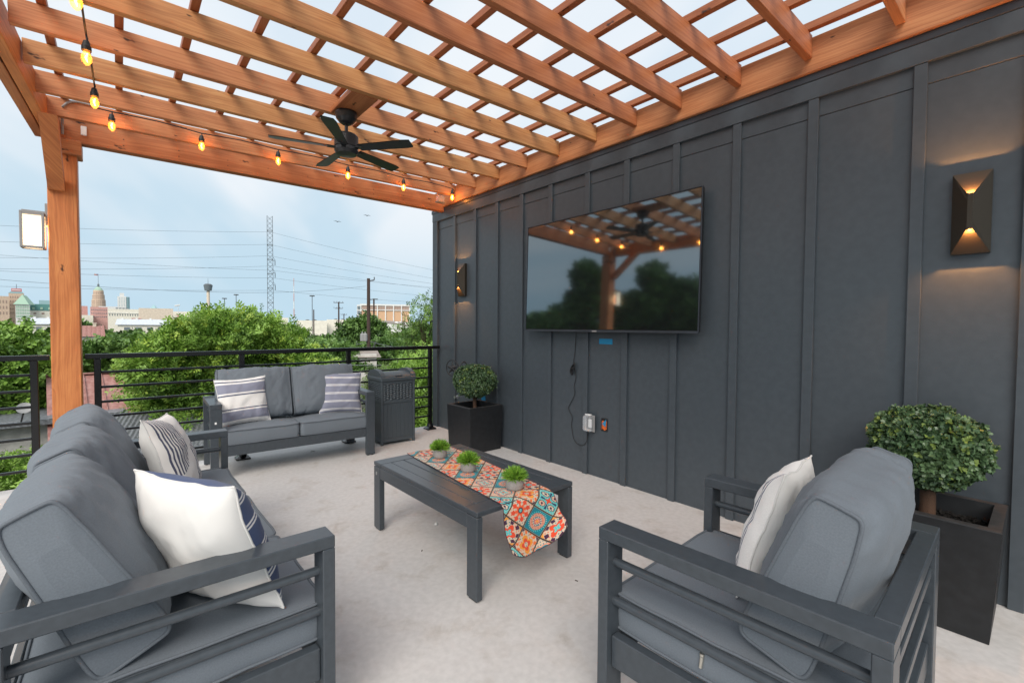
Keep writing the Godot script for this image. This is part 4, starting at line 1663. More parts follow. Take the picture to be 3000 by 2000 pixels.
func make_planters() -> void:
	planter("square black planter in the terrace's far corner by the bin", Vector3(2.905, 0.002, -4.0), 0.43, 0.40, 0.475, 0.035)
	topiary("smaller boxwood ball topiary standing near the star hook", Vector3(2.9, 0.392, -4.0), Vector3(0, 0.345, 0), Vector3(0.225, 0.16, 0.225), 0.022, 4600, 0.018, 31, 0.02)
	planter("square black planter behind the armchair", Vector3(2.925, 0.002, -0.325), 0.465, 0.41, 0.485, 0.045)
	topiary("larger boxwood ball topiary behind the armchair", Vector3(2.935, 0.402, -0.352), Vector3(0, 0.355, -0.01), Vector3(0.215, 0.178, 0.215), 0.030, 6000, 0.0195, 37, 0.02)

	# resin bin with woven panels
	var b := thing("trash_bin", "grey resin trash bin with woven upper panels beside the loveseat", "bin", Vector3(2.36, 0, -4.87), 0.0)
	var hw := 0.204
	var hd := 0.175
	part(b, "body", one(Vector3(0, 0.36, 0), Vector3(hw * 2 - 0.02, 0.66, hd * 2 - 0.02), 0.004), M.bin)
	for sx in [-1.0, 1.0]:
		for sz in [-1.0, 1.0]:
			part(b, "corner_post", one(Vector3(sx * (hw - 0.012), 0.352, sz * (hd - 0.012)), Vector3(0.026, 0.704, 0.026), 0.004), M.bin)
	for k in 4:
		var t := Basis(Vector3.UP, k * PI / 2)
		var half := hw if k % 2 == 0 else hd
		var out := hd if k % 2 == 0 else hw
		var inner := half - 0.026
		for e in [[0.685, 0.035], [0.475, 0.035], [0.05, 0.04]]:
			var g := Geo.new()
			g.box(t * Vector3(0, e[0], out - 0.008), Vector3(inner * 2, e[1], 0.012) if k % 2 == 0 else Vector3(0.012, e[1], inner * 2), 0.003)
			part(b, "frame_bar", g, M.bin)
		var n := 7 if k % 2 == 0 else 6
		for i in n:
			var w := inner * 2 / n
			var g := Geo.new()
			g.box(t * Vector3(-inner + w * (i + 0.5), 0.264, out - 0.0095), Vector3(w - 0.004, 0.385, 0.006) if k % 2 == 0 else Vector3(0.006, 0.385, w - 0.004), 0.002)
			part(b, "plank", g, M.bin)
		var wv := Geo.new()
		var rows := 7
		var cols := 9 if k % 2 == 0 else 7
		for i in cols:
			for j in rows:
				var w := inner * 2 / cols
				var hgt := 0.172 / rows
				var c := Vector3(-inner + w * (i + 0.5), 0.495 + hgt * (j + 0.5 + (0.5 if i % 2 == 1 else 0.0)) - 0.004, out - 0.0098)
				if c.y > 0.665:
					continue
				var pts := []
				for a in 4:
					var row := []
					for q in 4:
						var u := a / 3.0 * 2.0 - 1.0
						var vv := q / 3.0 * 2.0 - 1.0
						row.append(t * (c + Vector3(vv * w * 0.5, u * hgt * 0.5, 0.014 * (1.0 - vv * vv) * (1.0 - u * u))))
					pts.append(row)
				wv.grid(pts, [])
		var wp := part(b, "woven_panel", wv, M.bin)
		wp.set_meta("kind", "stuff")
	# lid: rim band, arched ends and a lower saddle
	part(b, "lid_rim", one(Vector3(0, 0.725, 0), Vector3(hw * 2 + 0.02, 0.045, hd * 2 + 0.02), 0.008), M.bin)
	for sx in [-1.0, 1.0]:
		var poly := PackedVector2Array()
		for k in 17:
			var a := PI * k / 16.0
			poly.append(Vector2(cos(a) * (hd + 0.004), sin(a) * 0.085))
		var g := Geo.new()
		g.prism(poly, 0.05, Vector3(sx * (hw - 0.02) - 0.025, 0.745, 0), Basis(Vector3(0, 0, -1), Vector3(0, 1, 0), Vector3(1, 0, 0)))
		part(b, "lid_end", g, M.bin)
	var poly2 := PackedVector2Array()
	for k in 17:
		var a := PI * k / 16.0
		poly2.append(Vector2(cos(a) * hd * 0.98, sin(a) * 0.052))
	var g2 := Geo.new()
	g2.prism(poly2, hw * 2 - 0.09, Vector3(-hw + 0.045, 0.745, 0), Basis(Vector3(0, 0, -1), Vector3(0, 1, 0), Vector3(1, 0, 0)))
	part(b, "lid_flap", g2, M.bin)
	part(b, "lid_latch", one(Vector3(0, 0.762, hd - 0.012), Vector3(0.075, 0.012, 0.03), 0.003), M.bin)

	# bits lying on the concrete
	var r := RandomNumberGenerator.new()
	r.seed = 3
	var spots := [[Vector3(1.571, 0.004, -2.592), "pale pebble lying under the coffee table"], [Vector3(1.322, 0.002, -2.338), "brown leaf scrap beside the coffee table leg"], [Vector3(1.774, 0.002, -1.546), "dark twig scrap lying past the runner's end"], [Vector3(1.514, 0.004, -4.957), "white cigarette stub lying under the loveseat"], [Vector3(1.162, 0.003, -4.731), "tiny white scrap in front of the loveseat"]]
	for k in spots.size():
		var g := Geo.new()
		if k == 0:
			g.lathe([Vector2(0, 0.012), Vector2(0.008, 0.01), Vector2(0.013, 0.002), Vector2(0.01, -0.004), Vector2(0, -0.004)], 9, Vector3.ZERO, Basis.IDENTITY, true)
		elif k == 3:
			g.tube(PackedVector3Array([Vector3(-0.02, 0, 0), Vector3(0.02, 0, 0.006)]), 0.004, 8)
		else:
			g.box(Vector3.ZERO, Vector3(0.018, 0.003, 0.006), 0.001, Basis(Vector3.UP, k * 0.9))
		solo("litter", spots[k][1], "litter", g, M.bark if k in [1, 2] else M.far_white, spots[k][0])


# ------------------------------------------------------------------ trees
func tree(called: String, label: String, at: Vector3, lobes: Array, count: int, twig: Mesh, m: Material, scales: Vector2, c0: Color, c1: Color, trunk_r: float, sd: int, group := "trees beyond the terrace", odd := Color(0, 0, 0), odd_share := 0.0) -> Node3D:
	# lobes: [centre relative to at, radius]
	var o := thing(called, label, "tree", at, 0.0, group)
	var r := RandomNumberGenerator.new()
	r.seed = sd
	var f := FastNoiseLite.new()
	f.seed = sd
	f.frequency = 0.9
	var mid := Vector3.ZERO
	var total := 0.0
	for l in lobes:
		mid += l[0]
		total += l[1] * l[1]
	mid /= lobes.size()
	var g := Geo.new()
	var fork := Vector3(mid.x * 0.5, mid.y * 0.45, mid.z * 0.5)
	g.tube(PackedVector3Array([Vector3(0, 0, 0), fork * 0.5 + Vector3(0.08, 0, 0.04), fork, mid + Vector3(0, 0.3, 0)]), [trunk_r * 1.3, trunk_r, trunk_r * 0.85, trunk_r * 0.35], 9)
	for l in lobes:
		var c: Vector3 = l[0]
		var s := fork.lerp(mid, r.randf_range(0.0, 0.8))
		g.tube(PackedVector3Array([s, s.lerp(c, 0.5) + Vector3(r.randfn() * 0.15, 0.1, r.randfn() * 0.15), c]), [trunk_r * 0.5, trunk_r * 0.3, trunk_r * 0.1], 6)
		for k in 7:
			var d := Vector3(r.randfn(), r.randfn() * 0.7 + 0.3, r.randfn()).normalized()
			g.tube(PackedVector3Array([s.lerp(c, 0.7), c + d * l[1] * 0.5, c + d * l[1] * 0.95 + Vector3(0, 0.05, 0)]), [trunk_r * 0.12, trunk_r * 0.07, trunk_r * 0.03], 4, false, false)
	part(o, "trunk", g, M.bark)
	var where := []
	for l in lobes:
		var n := int(count * l[1] * l[1] / total)
		for k in n:
			var d := Vector3(r.randfn(), r.randfn(), r.randfn()).normalized()
			var rad: float = l[1] * (1.0 + 0.55 * f.get_noise_3dv(d * 2.6 + l[0])) * pow(r.randf(), 0.30) * (1.0 if r.randf() < 0.93 else r.randf_range(1.05, 1.3))
			if f.get_noise_3dv((l[0] + d * rad) * 1.5) < -0.2:
				continue
			var sq := Vector3(1, 0.8, 1)
			where.append([l[0] + d * rad * sq, (d + Vector3(0, 0.3, 0)).normalized()])
	scatter(o, "crown", twig, m, where, scales, c0, c1, sd + 7, odd, odd_share)
	return o


func twig_mesh(leaves: int, length: float, leaf: float, wide: float, sd: int) -> ArrayMesh:
	var r := RandomNumberGenerator.new()
	r.seed = sd
	var g := Geo.new()
	for k in leaves:
		var q := (k + 0.5) / leaves
		var side := 1.0 if k % 2 == 0 else -1.0
		var d := Vector3(side * r.randf_range(0.5, 1.0), r.randf_range(0.2, 0.9), r.randf_range(-0.7, 0.7)).normalized()
		var x := d.cross(Vector3(r.randf_range(-0.4, 0.4), 0.5, 1)).normalized()
		var nn := x.cross(d)
		var root := Vector3(r.randf_range(-0.12, 0.12) * length, (q - 0.5) * length, r.randf_range(-0.12, 0.12) * length)
		var s := leaf * r.randf_range(0.7, 1.25)
		var l := root + d * s * 0.45 - x * s * wide + nn * s * 0.1
		var p := root + d * s * 0.45 + x * s * wide + nn * s * 0.1
		g.tri(root, p, l, nn, nn, nn)
		g.tri(l, p, root + d * s, nn, nn, nn)
	return g.mesh()


func lobes_in(r: RandomNumberGenerator, count: int, half: Vector3, size: Vector2, y: float) -> Array:
	var out := []
	for k in count:
		var d := Vector3(r.randf_range(-1, 1), r.randf_range(-1, 1), r.randf_range(-1, 1))
		if d.length() > 1.0:
			d = d.normalized() * r.randf_range(0.75, 1.0)
		out.append([Vector3(d.x * half.x, y + d.y * half.y, d.z * half.z), r.randf_range(size.x, size.y)])
	return out


func make_trees() -> void:
	var fern := twig_mesh(20, 0.42, 0.12, 0.22, 1)
	var oak := twig_mesh(16, 0.28, 0.115, 0.34, 2)
	var coarse := twig_mesh(12, 0.8, 0.42, 0.36, 3)
	var far := twig_mesh(10, 2.0, 1.1, 0.4, 4)
	var r := RandomNumberGenerator.new()
	r.seed = 77
	var g0 := GROUND_Y
	var br0 := Color(0.10, 0.21, 0.025)
	var br1 := Color(0.27, 0.43, 0.07)
	var mi0 := Color(0.055, 0.125, 0.025)
	var mi1 := Color(0.15, 0.27, 0.055)
	var dk0 := Color(0.03, 0.075, 0.02)
	var dk1 := Color(0.085, 0.165, 0.045)
	# big feathery tree in the middle of the view
	var l := []
	for q in [[2.6, -0.2, 1.0], [4.4, 0.25, 1.15], [6.2, 0.75, 1.1], [8.0, 0.95, 1.15], [10.2, 0.85, 1.2], [12.2, 0.75, 1.1], [14.2, 0.2, 1.1], [16.2, -0.35, 1.0], [17.8, -0.9, 0.9], [3.6, -1.4, 1.2], [6.0, -1.0, 1.3], [9.0, -0.9, 1.4], [12.0, -1.0, 1.3], [15.0, -1.6, 1.2], [6.5, -2.6, 1.2], [10.0, -2.7, 1.3], [13.5, -2.8, 1.2], [4.6, -2.8, 1.1], [8.0, -4.0, 1.2], [11.8, -4.2, 1.2]]:
		l.append([polar(q[0], 21.0 + r.randf_range(-1.2, 1.2), q[1]) - polar(10.0, 21.5, 0) - Vector3(0, g0, 0), q[2]])
	tree("leafy_tree", "large feathery bright green tree behind the loveseat", polar(10.0, 21.5, g0), l, 21000, fern, M.leaf_bright, Vector2(0.6, 1.6), br0, br1, 0.22, 201, "trees beyond the terrace", Color(0.30, 0.42, 0.05), 0.12)
	# darker tree between post and bright tree
	l = []
	for q in [[-3.8, -1.3, 1.3], [-2.4, -0.8, 1.3], [-1.0, -0.7, 1.3], [0.6, -0.45, 1.3], [2.2, -0.3, 1.3], [3.6, -0.2, 1.3], [5.0, -0.3, 1.3], [-3.2, -2.6, 1.4], [-1.0, -2.2, 1.5], [1.6, -2.0, 1.5], [4.0, -2.0, 1.5]]:
		l.append([polar(q[0], 34.0 + r.randf_range(-1, 1), q[1]) - polar(0.5, 34.0, 0) - Vector3(0, g0, 0), q[2]])
	tree("leafy_tree", "dense mid green tree between the post and the bright tree", polar(0.5, 34.0, g0), l, 13000, oak, M.leaf_mid, Vector2(0.8, 1.9), mi0, mi1.lerp(br1, 0.3), 0.25, 202)
	# left of the post
	l = []
	for q in [[-8.8, 0.3, 1.4], [-7.4, 0.35, 1.2], [-6.4, -0.5, 1.3], [-5.3, -1.1, 1.2], [-8.2, -1.4, 1.5], [-6.4, -2.0, 1.5], [-4.8, -2.0, 1.2], [-9.6, 0.0, 1.5]]:
		l.append([polar(q[0], 30.0 + r.randf_range(-1, 1), q[1]) - polar(-7.0, 30.0, 0) - Vector3(0, g0, 0), q[2]])
	tree("leafy_tree", "mid green tree seen beyond the lantern side of the post", polar(-7.0, 30.0, g0), l, 9000, oak, M.leaf_mid, Vector2(1.0, 1.8), br0, br1, 0.22, 203)
	# right-hand darker group
	l = []
	for q in [[15.6, -1.6, 1.8], [17.6, -1.2, 1.7], [19.6, -1.2, 1.8], [16.5, -3.0, 2.0], [19.0, -2.4, 2.0], [21.0, -1.6, 1.7]]:
		l.append([polar(q[0], 46.0 + r.randf_range(-2, 2), q[1]) - polar(18.0, 46.0, 0) - Vector3(0, g0, 0), q[2]])
	tree("leafy_tree", "dark oak crown in front of the low cream buildings", polar(18.0, 46.0, g0), l, 8000, oak, M.leaf_dark, Vector2(1.3, 2.4), dk0, mi1, 0.25, 204)
	l = []
	for q in [[21.6, 0.7, 1.5], [22.8, 1.1, 1.5], [23.8, 0.6, 1.4], [22.3, -0.8, 1.7], [24.4, -0.9, 1.5]]:
		l.append([polar(q[0], 50.0 + r.randf_range(-2, 2), q[1]) - polar(22.8, 50.0, 0) - Vector3(0, g0, 0), q[2]])
	tree("leafy_tree", "round dark green tree beneath the brick office block", polar(22.8, 50.0, g0), l, 6000, oak, M.leaf_dark, Vector2(1.3, 2.4), dk0, mi1, 0.25, 205)
	l = []
	for q in [[23.2, -1.6, 1.5], [25.0, -0.9, 1.6], [26.8, -1.1, 1.5], [28.4, -1.7, 1.4], [24.2, -3.0, 1.6], [27.0, -3.0, 1.6]]:
		l.append([polar(q[0], 40.0 + r.randf_range(-2, 2), q[1]) - polar(25.8, 40.0, 0) - Vector3(0, g0, 0), q[2]])
	tree("leafy_tree", "olive green tree spreading behind the main utility pole", polar(25.8, 40.0, g0), l, 7500, oak, M.leaf_mid, Vector2(1.1, 2.0), mi0, mi1, 0.25, 206)
	l = []
	for q in [[13.5, -0.7, 1.3], [15.2, -0.9, 1.3], [16.8, -0.8, 1.4], [18.6, -0.8, 1.4], [20.4, -1.1, 1.3], [14.5, -2.4, 1.5], [17.4, -2.5, 1.6], [20.0, -2.7, 1.5], [21.6, -2.0, 1.2]]:
		l.append([polar(q[0], 33.0 + r.randf_range(-1, 1), q[1]) - polar(17.5, 33.0, 0) - Vector3(0, g0, 0), q[2]])
	tree("leafy_tree", "wide mid green tree between the bright tree and the main pole", polar(17.5, 33.0, g0), l, 10000, oak, M.leaf_mid, Vector2(0.8, 1.9), mi0, mi1, 0.25, 210)
	# sparse tree close to the wall corner
	l = []
	for q in [[28.2, 1.1, 0.55], [29.4, 1.5, 0.5], [30.6, 2.0, 0.5], [31.4, 1.3, 0.8], [29.6, 0.3, 0.9], [31.2, 0.0, 1.0], [30.2, -1.0, 1.1], [32.2, -0.6, 1.1]]:
		l.append([polar(q[0], 14.5 + r.randf_range(-0.6, 0.6), q[1]) - polar(31.0, 14.5, 0) - Vector3(0, g0, 0), q[2]])
	tree("leafy_tree", "sparse twiggy tree rising beside the wall corner", polar(31.0, 14.5, g0), l, 1300, fern, M.leaf_mid, Vector2(0.45, 0.75), mi0, br1, 0.10, 207)
	l = []
	for q in [[27.6, -0.5, 0.7], [28.9, -0.1, 0.75], [30.3, 0.05, 0.8], [31.5, -0.2, 0.8], [28.0, -1.5, 0.8], [29.6, -1.4, 0.9], [31.0, -1.5, 0.9], [30.0, -2.8, 0.9], [28.4, -2.9, 0.8]]:
		l.append([polar(q[0], 11.5 + r.randf_range(-0.5, 0.5), q[1]) - polar(29.8, 11.5, 0) - Vector3(0, g0, 0), q[2]])
	tree("leafy_tree", "lush bright green tree behind the bin", polar(29.8, 11.5, g0), l, 6500, fern, M.leaf_bright, Vector2(0.55, 1.0), br0, br1, 0.14, 208)
	l = []
	for q in [[24.4, -1.3, 0.7], [25.4, -0.9, 0.8], [26.5, -0.8, 0.8], [25.0, -2.3, 0.9], [26.6, -2.2, 0.9], [25.6, -3.4, 0.9]]:
		l.append([polar(q[0], 19.0, q[1]) - polar(25.5, 19.0, 0) - Vector3(0, g0, 0), q[2]])
	tree("leafy_tree", "thin olive shrub tree beside the pale shed roof", polar(25.5, 19.0, g0), l, 3600, fern, M.leaf_mid, Vector2(0.5, 1.0), mi0.lerp(Color(0.16, 0.17, 0.09), 0.5), mi1.lerp(Color(0.26, 0.28, 0.14), 0.4), 0.1, 209)
	# shrubs below the open corner
	var spots := [[-7.4, 13.5, -1.9, 0.8, "bright green shrub under the railing's open end"], [-4.6, 12.0, -4.6, 1.0, "straggly shrub at the foot of the cedar post"], [-7.5, 10.0, -4.9, 1.0, "low weedy shrub below the railing corner"], [-9.0, 14.0, -4.6, 1.2, "weedy shrub at the yard's edge"], [-6.0, 16.5, -4.2, 1.3, "spreading green shrub between the flat shed and the railing"], [-3.4, 15.0, -5.2, 1.0, "low leafy shrub behind the cedar post"]]
	for q in spots:
		var rr: float = q[3]
		var ls := lobes_in(r, 6, Vector3(rr, rr * 0.5, rr), Vector2(rr * 0.5, rr * 0.75), q[2] - g0)
		tree("shrub", q[4], polar(q[0], q[1], g0), ls, 2600, fern, M.leaf_bright, Vector2(0.45, 0.9), mi0, br1, 0.06, 220 + int(q[1] * 2), "shrubs below the terrace")
	# trees the television mirrors, outside the frame beyond the open side
	for q in [[-47.4, 20.0, 5.75, 1.2, 2.0, "tall slim tree mirrored in the television beside the post"], [-56.0, 20.0, 5.7, 1.35, 2.0, "broad tree mirrored in the television beyond the brace"], [-61.5, 21.0, 5.2, 1.6, 2.0, "rounded tree mirrored at the television's bezel"], [-43.0, 26.0, 3.6, 2.2, 1.5, "low bushy tree mirrored at the television's far side"], [-51.5, 26.0, 4.0, 2.6, 1.6, "low bushy tree mirrored behind the post"], [-59.0, 25.0, 4.2, 2.4, 1.6, "low bushy tree mirrored below the brace"], [-68.0, 24.0, 3.4, 2.4, 1.8, "bushy tree beyond the terrace's open side"]]:
		var hx: float = q[3]
		var hy: float = q[4]
		var ls := lobes_in(r, 11, Vector3(hx * 0.75, hy * 0.75, hx * 0.75), Vector2(hx * 0.38, hx * 0.55), q[2] - hy - g0)
		tree("leafy_tree", q[5], polar(q[0], q[1], g0) + Vector3(3.07, 0, -2.4), ls, 2300, coarse, M.leaf_bright, Vector2(0.3, 0.6), mi0, mi1, 0.16, 240 + int(-q[0]))
	# trees between the yards and the city
	var fars := [[-2.0, 125.0, 1.4, 5.0, "round tree below the pink block"], [0.3, 130.0, 0.2, 4.0, "low tree beside the white shed roof"], [-8.5, 120.0, 0.0, 5.5, "tree in front of the tan hotel"], [3.6, 160.0, -1.5, 4.0, "tree behind the white shed"], [7.0, 150.0, 1.0, 5.0, "tree below the observation tower"], [11.0, 170.0, 1.2, 6.0, "tree at the lattice tower's foot"], [14.6, 140.0, 0.6, 5.0, "tree under the striped radio mast"], [28.4, 140.0, 0.5, 5.0, "tree beside the grey warehouse"], [20.4, 120.0, -1.4, 4.0, "tree behind the cream buildings' poles"], [31.0, 110.0, 0.5, 5.0, "tree near the wall's far edge"]]
	for q in fars:
		var half: float = q[3]
		var ls := lobes_in(r, 7, Vector3(half * 0.9, half * 0.4, half * 0.7), Vector2(half * 0.4, half * 0.6), q[2] - half * 0.6 - g0)
		tree("leafy_tree", q[4] + " in the distance", polar(q[0], q[1], g0), ls, 1500, far, M.leaf_far, Vector2(0.5, 0.9), dk0, mi1, 0.4, 260 + int(q[1]), "distant trees")


# ------------------------------------------------------------------ city and neighbours
func block(called: String, label: String, az: float, dist: float, y0: float, y1: float, w: float, d: float, m: Material) -> Node3D:
	var b := thing(called, label, "building", polar(az, dist, 0), -az)
	part(b, "wall", one(Vector3(0, (y0 + y1) / 2, -d / 2), Vector3(w, y1 - y0, d), 0.0), m)
	return b


func windows(b: Node3D, cols: int, rows: int, x0: float, x1: float, y0: float, y1: float, fill: Vector2, m: Material, z := 0.0) -> void:
	var w := (x1 - x0) / cols
	var h := (y1 - y0) / rows
	var g := Geo.new()
	g.box(Vector3.ZERO, Vector3(w * fill.x, h * fill.y, 0.3), 0.0)
	var shape := g.mesh()
	for i in cols:
		for j in rows:
			part(b, "window", shape, m, Vector3(x0 + w * (i + 0.5), y0 + h * (j + 0.5), z + 0.05))


func make_city() -> void:
	var g := Geo.new()
	# hotel with a red roof sign
	var b := block("hotel_building", "tan hotel block with a red rooftop sign", -6.6, 900.0, GROUND_Y, 42.5, 14.0, 14.0, M.far_tan)
	windows(b, 6, 5, -6.5, 6.5, 14.0, 40.0, Vector2(0.4, 0.5), M.far_window_soft)
	g.prism(PackedVector2Array([Vector2(-7.2, 42.3), Vector2(7.2, 42.3), Vector2(5.2, 45.0), Vector2(-5.2, 45.0)]), -14.0)
	part(b, "mansard_roof", g, M.far_teal)
	var sg := part(b, "roof_sign", one(Vector3(0.2, 47.0, -3), Vector3(9.4, 4.2, 0.6), 0.0), M.sign_red)
	g = Geo.new()
	for k in 8:
		g.box(Vector3(-3.6 + k * 1.03, 47.2, -2.6), Vector3(0.7, 2.2, 0.2), 0.0)
	part(sg, "sign_lettering", g, M.far_white)
	g = Geo.new()
	g.tube(PackedVector3Array([Vector3(0.2, 49, -3), Vector3(0.2, 55, -3)]), 0.25, 5)
	part(b, "antenna", g, M.far_steel)
	b = block("tan_building", "lower tan building beside the hotel", -8.0, 880.0, GROUND_Y, 37.4, 30.0, 14.0, M.far_tan)
	windows(b, 10, 3, -14.0, 14.0, 12.0, 34.0, Vector2(0.35, 0.5), M.far_window_soft)
	# green roofed hall with a pyramid
	b = block("green_roof_building", "cream hall with green mansard roof beside the post", -4.27, 700.0, GROUND_Y, 16.2, 38.2, 20.0, M.far_cream)
	g = Geo.new()
	g.prism(PackedVector2Array([Vector2(-19.4, 16.1), Vector2(19.4, 16.1), Vector2(18.6, 22.9), Vector2(-18.6, 22.9)]), -18.0, Vector3(0, 0, 0.4))
	var rf := part(b, "mansard_roof", g, M.far_green_dark)
	for k in 6:
		part(rf, "dormer", one(Vector3(-16.5 + k * 6.0, 18.4, 0.5), Vector3(1.9, 2.4, 0.8), 0.0), M.far_green)
	windows(b, 6, 1, -18.5, 17.5, 11.5, 14.5, Vector2(0.35, 0.6), M.far_window_soft)
	b = block("glass_hall", "white framed glass hall under a green pyramid roof", -6.25, 688.0, GROUND_Y, 21.6, 10.2, 10.0, M.far_white)
	windows(b, 8, 4, -4.9, 4.9, 8.0, 21.0, Vector2(0.7, 0.75), M.far_green)
	g = Geo.new()
	g.quad(Vector3(-6.6, 21.7, 1), Vector3(4.6, 21.7, 1), Vector3(0.0, 32, -5), Vector3(-0.2, 32, -5), Vector3(0, 1, 1))
	g.quad(Vector3(4.6, 21.7, 1), Vector3(9.0, 21.7, -10), Vector3(3.0, 31, -9), Vector3(0.0, 32, -5), Vector3(1, 1, 0))
	g.quad(Vector3(-6.6, 21.7, 1), Vector3(-6.6, 21.7, -10), Vector3(-0.2, 32, -5), Vector3(-0.2, 32, -5), Vector3(-1, 1, 0))
	g.quad(Vector3(-6.6, 21.7, -10), Vector3(9.0, 21.7, -10), Vector3(3.0, 31, -9), Vector3(-0.2, 32, -5), Vector3(0, 1, -1))
	part(b, "pyramid_roof", g, M.far_green)
	block("teal_building", "flat teal block behind the green roofed hall", -4.6, 760.0, GROUND_Y, 29.3, 18.0, 10.0, M.far_teal)
	# stepped octagonal tower with green roof and flag
	var t := thing("octagonal_tower", "stepped octagonal brick tower with green roof and flag", "tower", polar(-1.42, 1000.0, 0), 1.42)
	var oct := Basis(Vector3.UP, PI / 8)
	g = Geo.new()
	g.lathe([Vector2(9.5, GROUND_Y), Vector2(9.5, 30.0), Vector2(9.2, 41.8), Vector2(8.2, 41.8), Vector2(8.0, 50.0), Vector2(7.0, 50.0), Vector2(6.8, 57.0), Vector2(0, 57.0)], 8, Vector3.ZERO, oct)
	part(t, "wall", g, M.far_tan)
	g = Geo.new()
	g.lathe([Vector2(6.4, 57.0), Vector2(4.6, 60.0), Vector2(1.5, 63.0), Vector2(0, 63.0)], 8, Vector3.ZERO, oct)
	part(t, "green_roof", g, M.far_green)
	g = Geo.new()
	g.lathe([Vector2(1.5, 63.0), Vector2(1.5, 66.5), Vector2(0.6, 68.0), Vector2(0, 68.0)], 8, Vector3.ZERO, oct)
	part(t, "cupola", g, M.far_window)
	g = Geo.new()
	g.tube(PackedVector3Array([Vector3(0, 67, 0), Vector3(0, 83.5, 0)]), 0.22, 5)
	var pole := part(t, "flagpole", g, M.far_steel)
	part(pole, "flag", boxes([[Vector3(-2.4, 82.0, 0), Vector3(4.8, 2.4, 0.1)]], 0.0), M.far_pink)
	part(pole, "flag_canton", boxes([[Vector3(-1.1, 82.5, 0.0), Vector3(1.9, 1.3, 0.14)]], 0.0), M.flag_blue)
	for j in 9:
		var yy := 31.0 + j * 2.75
		var rr := 9.35 if yy < 41.8 else (8.1 if yy < 50.0 else 6.9)
		for f in 3:
			var an := (f - 1) * PI / 4
			for i in 3:
				var tang := Vector3(cos(an), 0, -sin(an))
				var nrm := Vector3(sin(an), 0, cos(an))
				var gg := Geo.new()
				gg.box(Vector3.ZERO, Vector3(1.2, 1.3, 0.3), 0.0, Basis(tang, Vector3.UP, nrm))
				part(t, "window", gg, M.far_window_soft, nrm * rr * 0.925 + tang * (i - 1) * 2.1 + Vector3(0, yy, 0))
	b = block("pink_building", "pink office block below the octagonal tower", -1.41, 750.0, GROUND_Y, 23.0, 15.7, 14.0, M.far_pink)
	windows(b, 8, 3, -7.4, 7.4, 9.0, 21.5, Vector2(0.4, 0.35), M.far_window)
	block("red_building", "small dusty red block by the post", -2.39, 760.0, GROUND_Y, 24.1, 5.6, 10.0, M.far_pink)
	b = block("cream_wing", "cream low wing between the post and the pink block", -2.2, 740.0, GROUND_Y, 12.8, 10.0, 10.0, M.far_cream)
	b = block("white_building_back", "white roofed block behind the pink block", -0.5, 800.0, GROUND_Y, 25.4, 26.0, 10.0, M.far_white)
	b = block("white_tower", "white high-rise with a curved glass side", 0.22, 950.0, GROUND_Y, 46.4, 10.5, 12.0, M.far_white)
	part(b, "penthouse", one(Vector3(0.2, 49.0, -4), Vector3(5.4, 5.4, 6), 0.0), M.far_white)
	windows(b, 3, 7, -4.6, 4.6, 30.0, 45.0, Vector2(0.35, 0.3), M.far_teal)
	g = Geo.new()
	g.lathe([Vector2(4.2, GROUND_Y), Vector2(4.2, 45.8), Vector2(0, 45.8)], 16, Vector3(5.4, 0, -5))
	part(b, "glass_side", g, M.far_teal)
	b = block("long_white_building", "long white building with a row of small windows", 0.35, 700.0, GROUND_Y, 19.9, 28.2, 20.0, M.far_cream)
	windows(b, 12, 1, -13.6, 13.6, 11.4, 14.6, Vector2(0.3, 0.7), M.far_window)
	part(b, "cornice", one(Vector3(0, 15.2, 0.3), Vector3(28.3, 0.5, 0.6), 0.0), M.far_white)
	for k in 4:
		part(b, "roof_unit", one(Vector3(-6.0 + k * 2.9, 20.6, -4), Vector3(2.4, 1.6, 2), 0.0), M.far_window)
	b = block("beige_building", "large blank beige block beyond the white shed", 2.79, 600.0, GROUND_Y, 18.7, 28.2, 30.0, M.far_beige)
	g = Geo.new()
	g.lathe([Vector2(3.6, 18.7), Vector2(0.6, 22.3), Vector2(0, 22.3)], 4, Vector3(-1.8, 0, -8), Basis(Vector3.UP, 0.5))
	part(b, "skylight", g, M.far_teal)
	g = Geo.new()
	g.box(Vector3(-16, 8.0, 1.0), Vector3(7.4, 0.9, 1), 0.0)
	for k in 3:
		g.box(Vector3(-19.2 + k * 3.2, 4.0, 1.0), Vector3(0.8, 7.2, 1), 0.0)
	part(b, "loading_frame", g, M.far_pink)
	b = block("pale_beige_building", "pale beige block partly behind the bright tree", 6.2, 640.0, GROUND_Y, 16.9, 46.0, 20.0, M.far_cream)
	windows(b, 14, 2, -22, 22, 7.0, 15.0, Vector2(0.4, 0.3), M.far_beige)
	block("low_white_building", "low white building beneath the observation tower", 8.6, 700.0, GROUND_Y, 14.0, 46.0, 12.0, M.far_white)
	block("distant_cream_building", "far cream building left of the radio mast", 12.2, 720.0, GROUND_Y, 13.0, 60.0, 12.0, M.far_cream)
	# white sheds
	for q in [["white_shed", "long white metal roofed shed beyond the trees", 1.85, 250.0, 17.8], ["white_shed", "white roofed shed just beside the cedar post", -4.3, 250.0, 14.0]]:
		b = thing(q[0], q[1], "shed", polar(q[2], q[3], 0), -q[2])
		var w: float = q[4]
		part(b, "wall", one(Vector3(0, -2.5, -3), Vector3(w - 0.8, 8.2, 10), 0.0), M.far_cream)
		g = Geo.new()
		g.quad(Vector3(-w / 2 - 0.4, 1.55, 2.6), Vector3(w / 2 + 0.4, 1.55, 2.6), Vector3(w / 2, 3.8, -4), Vector3(-w / 2, 3.8, -4), Vector3(0, 1, 1))
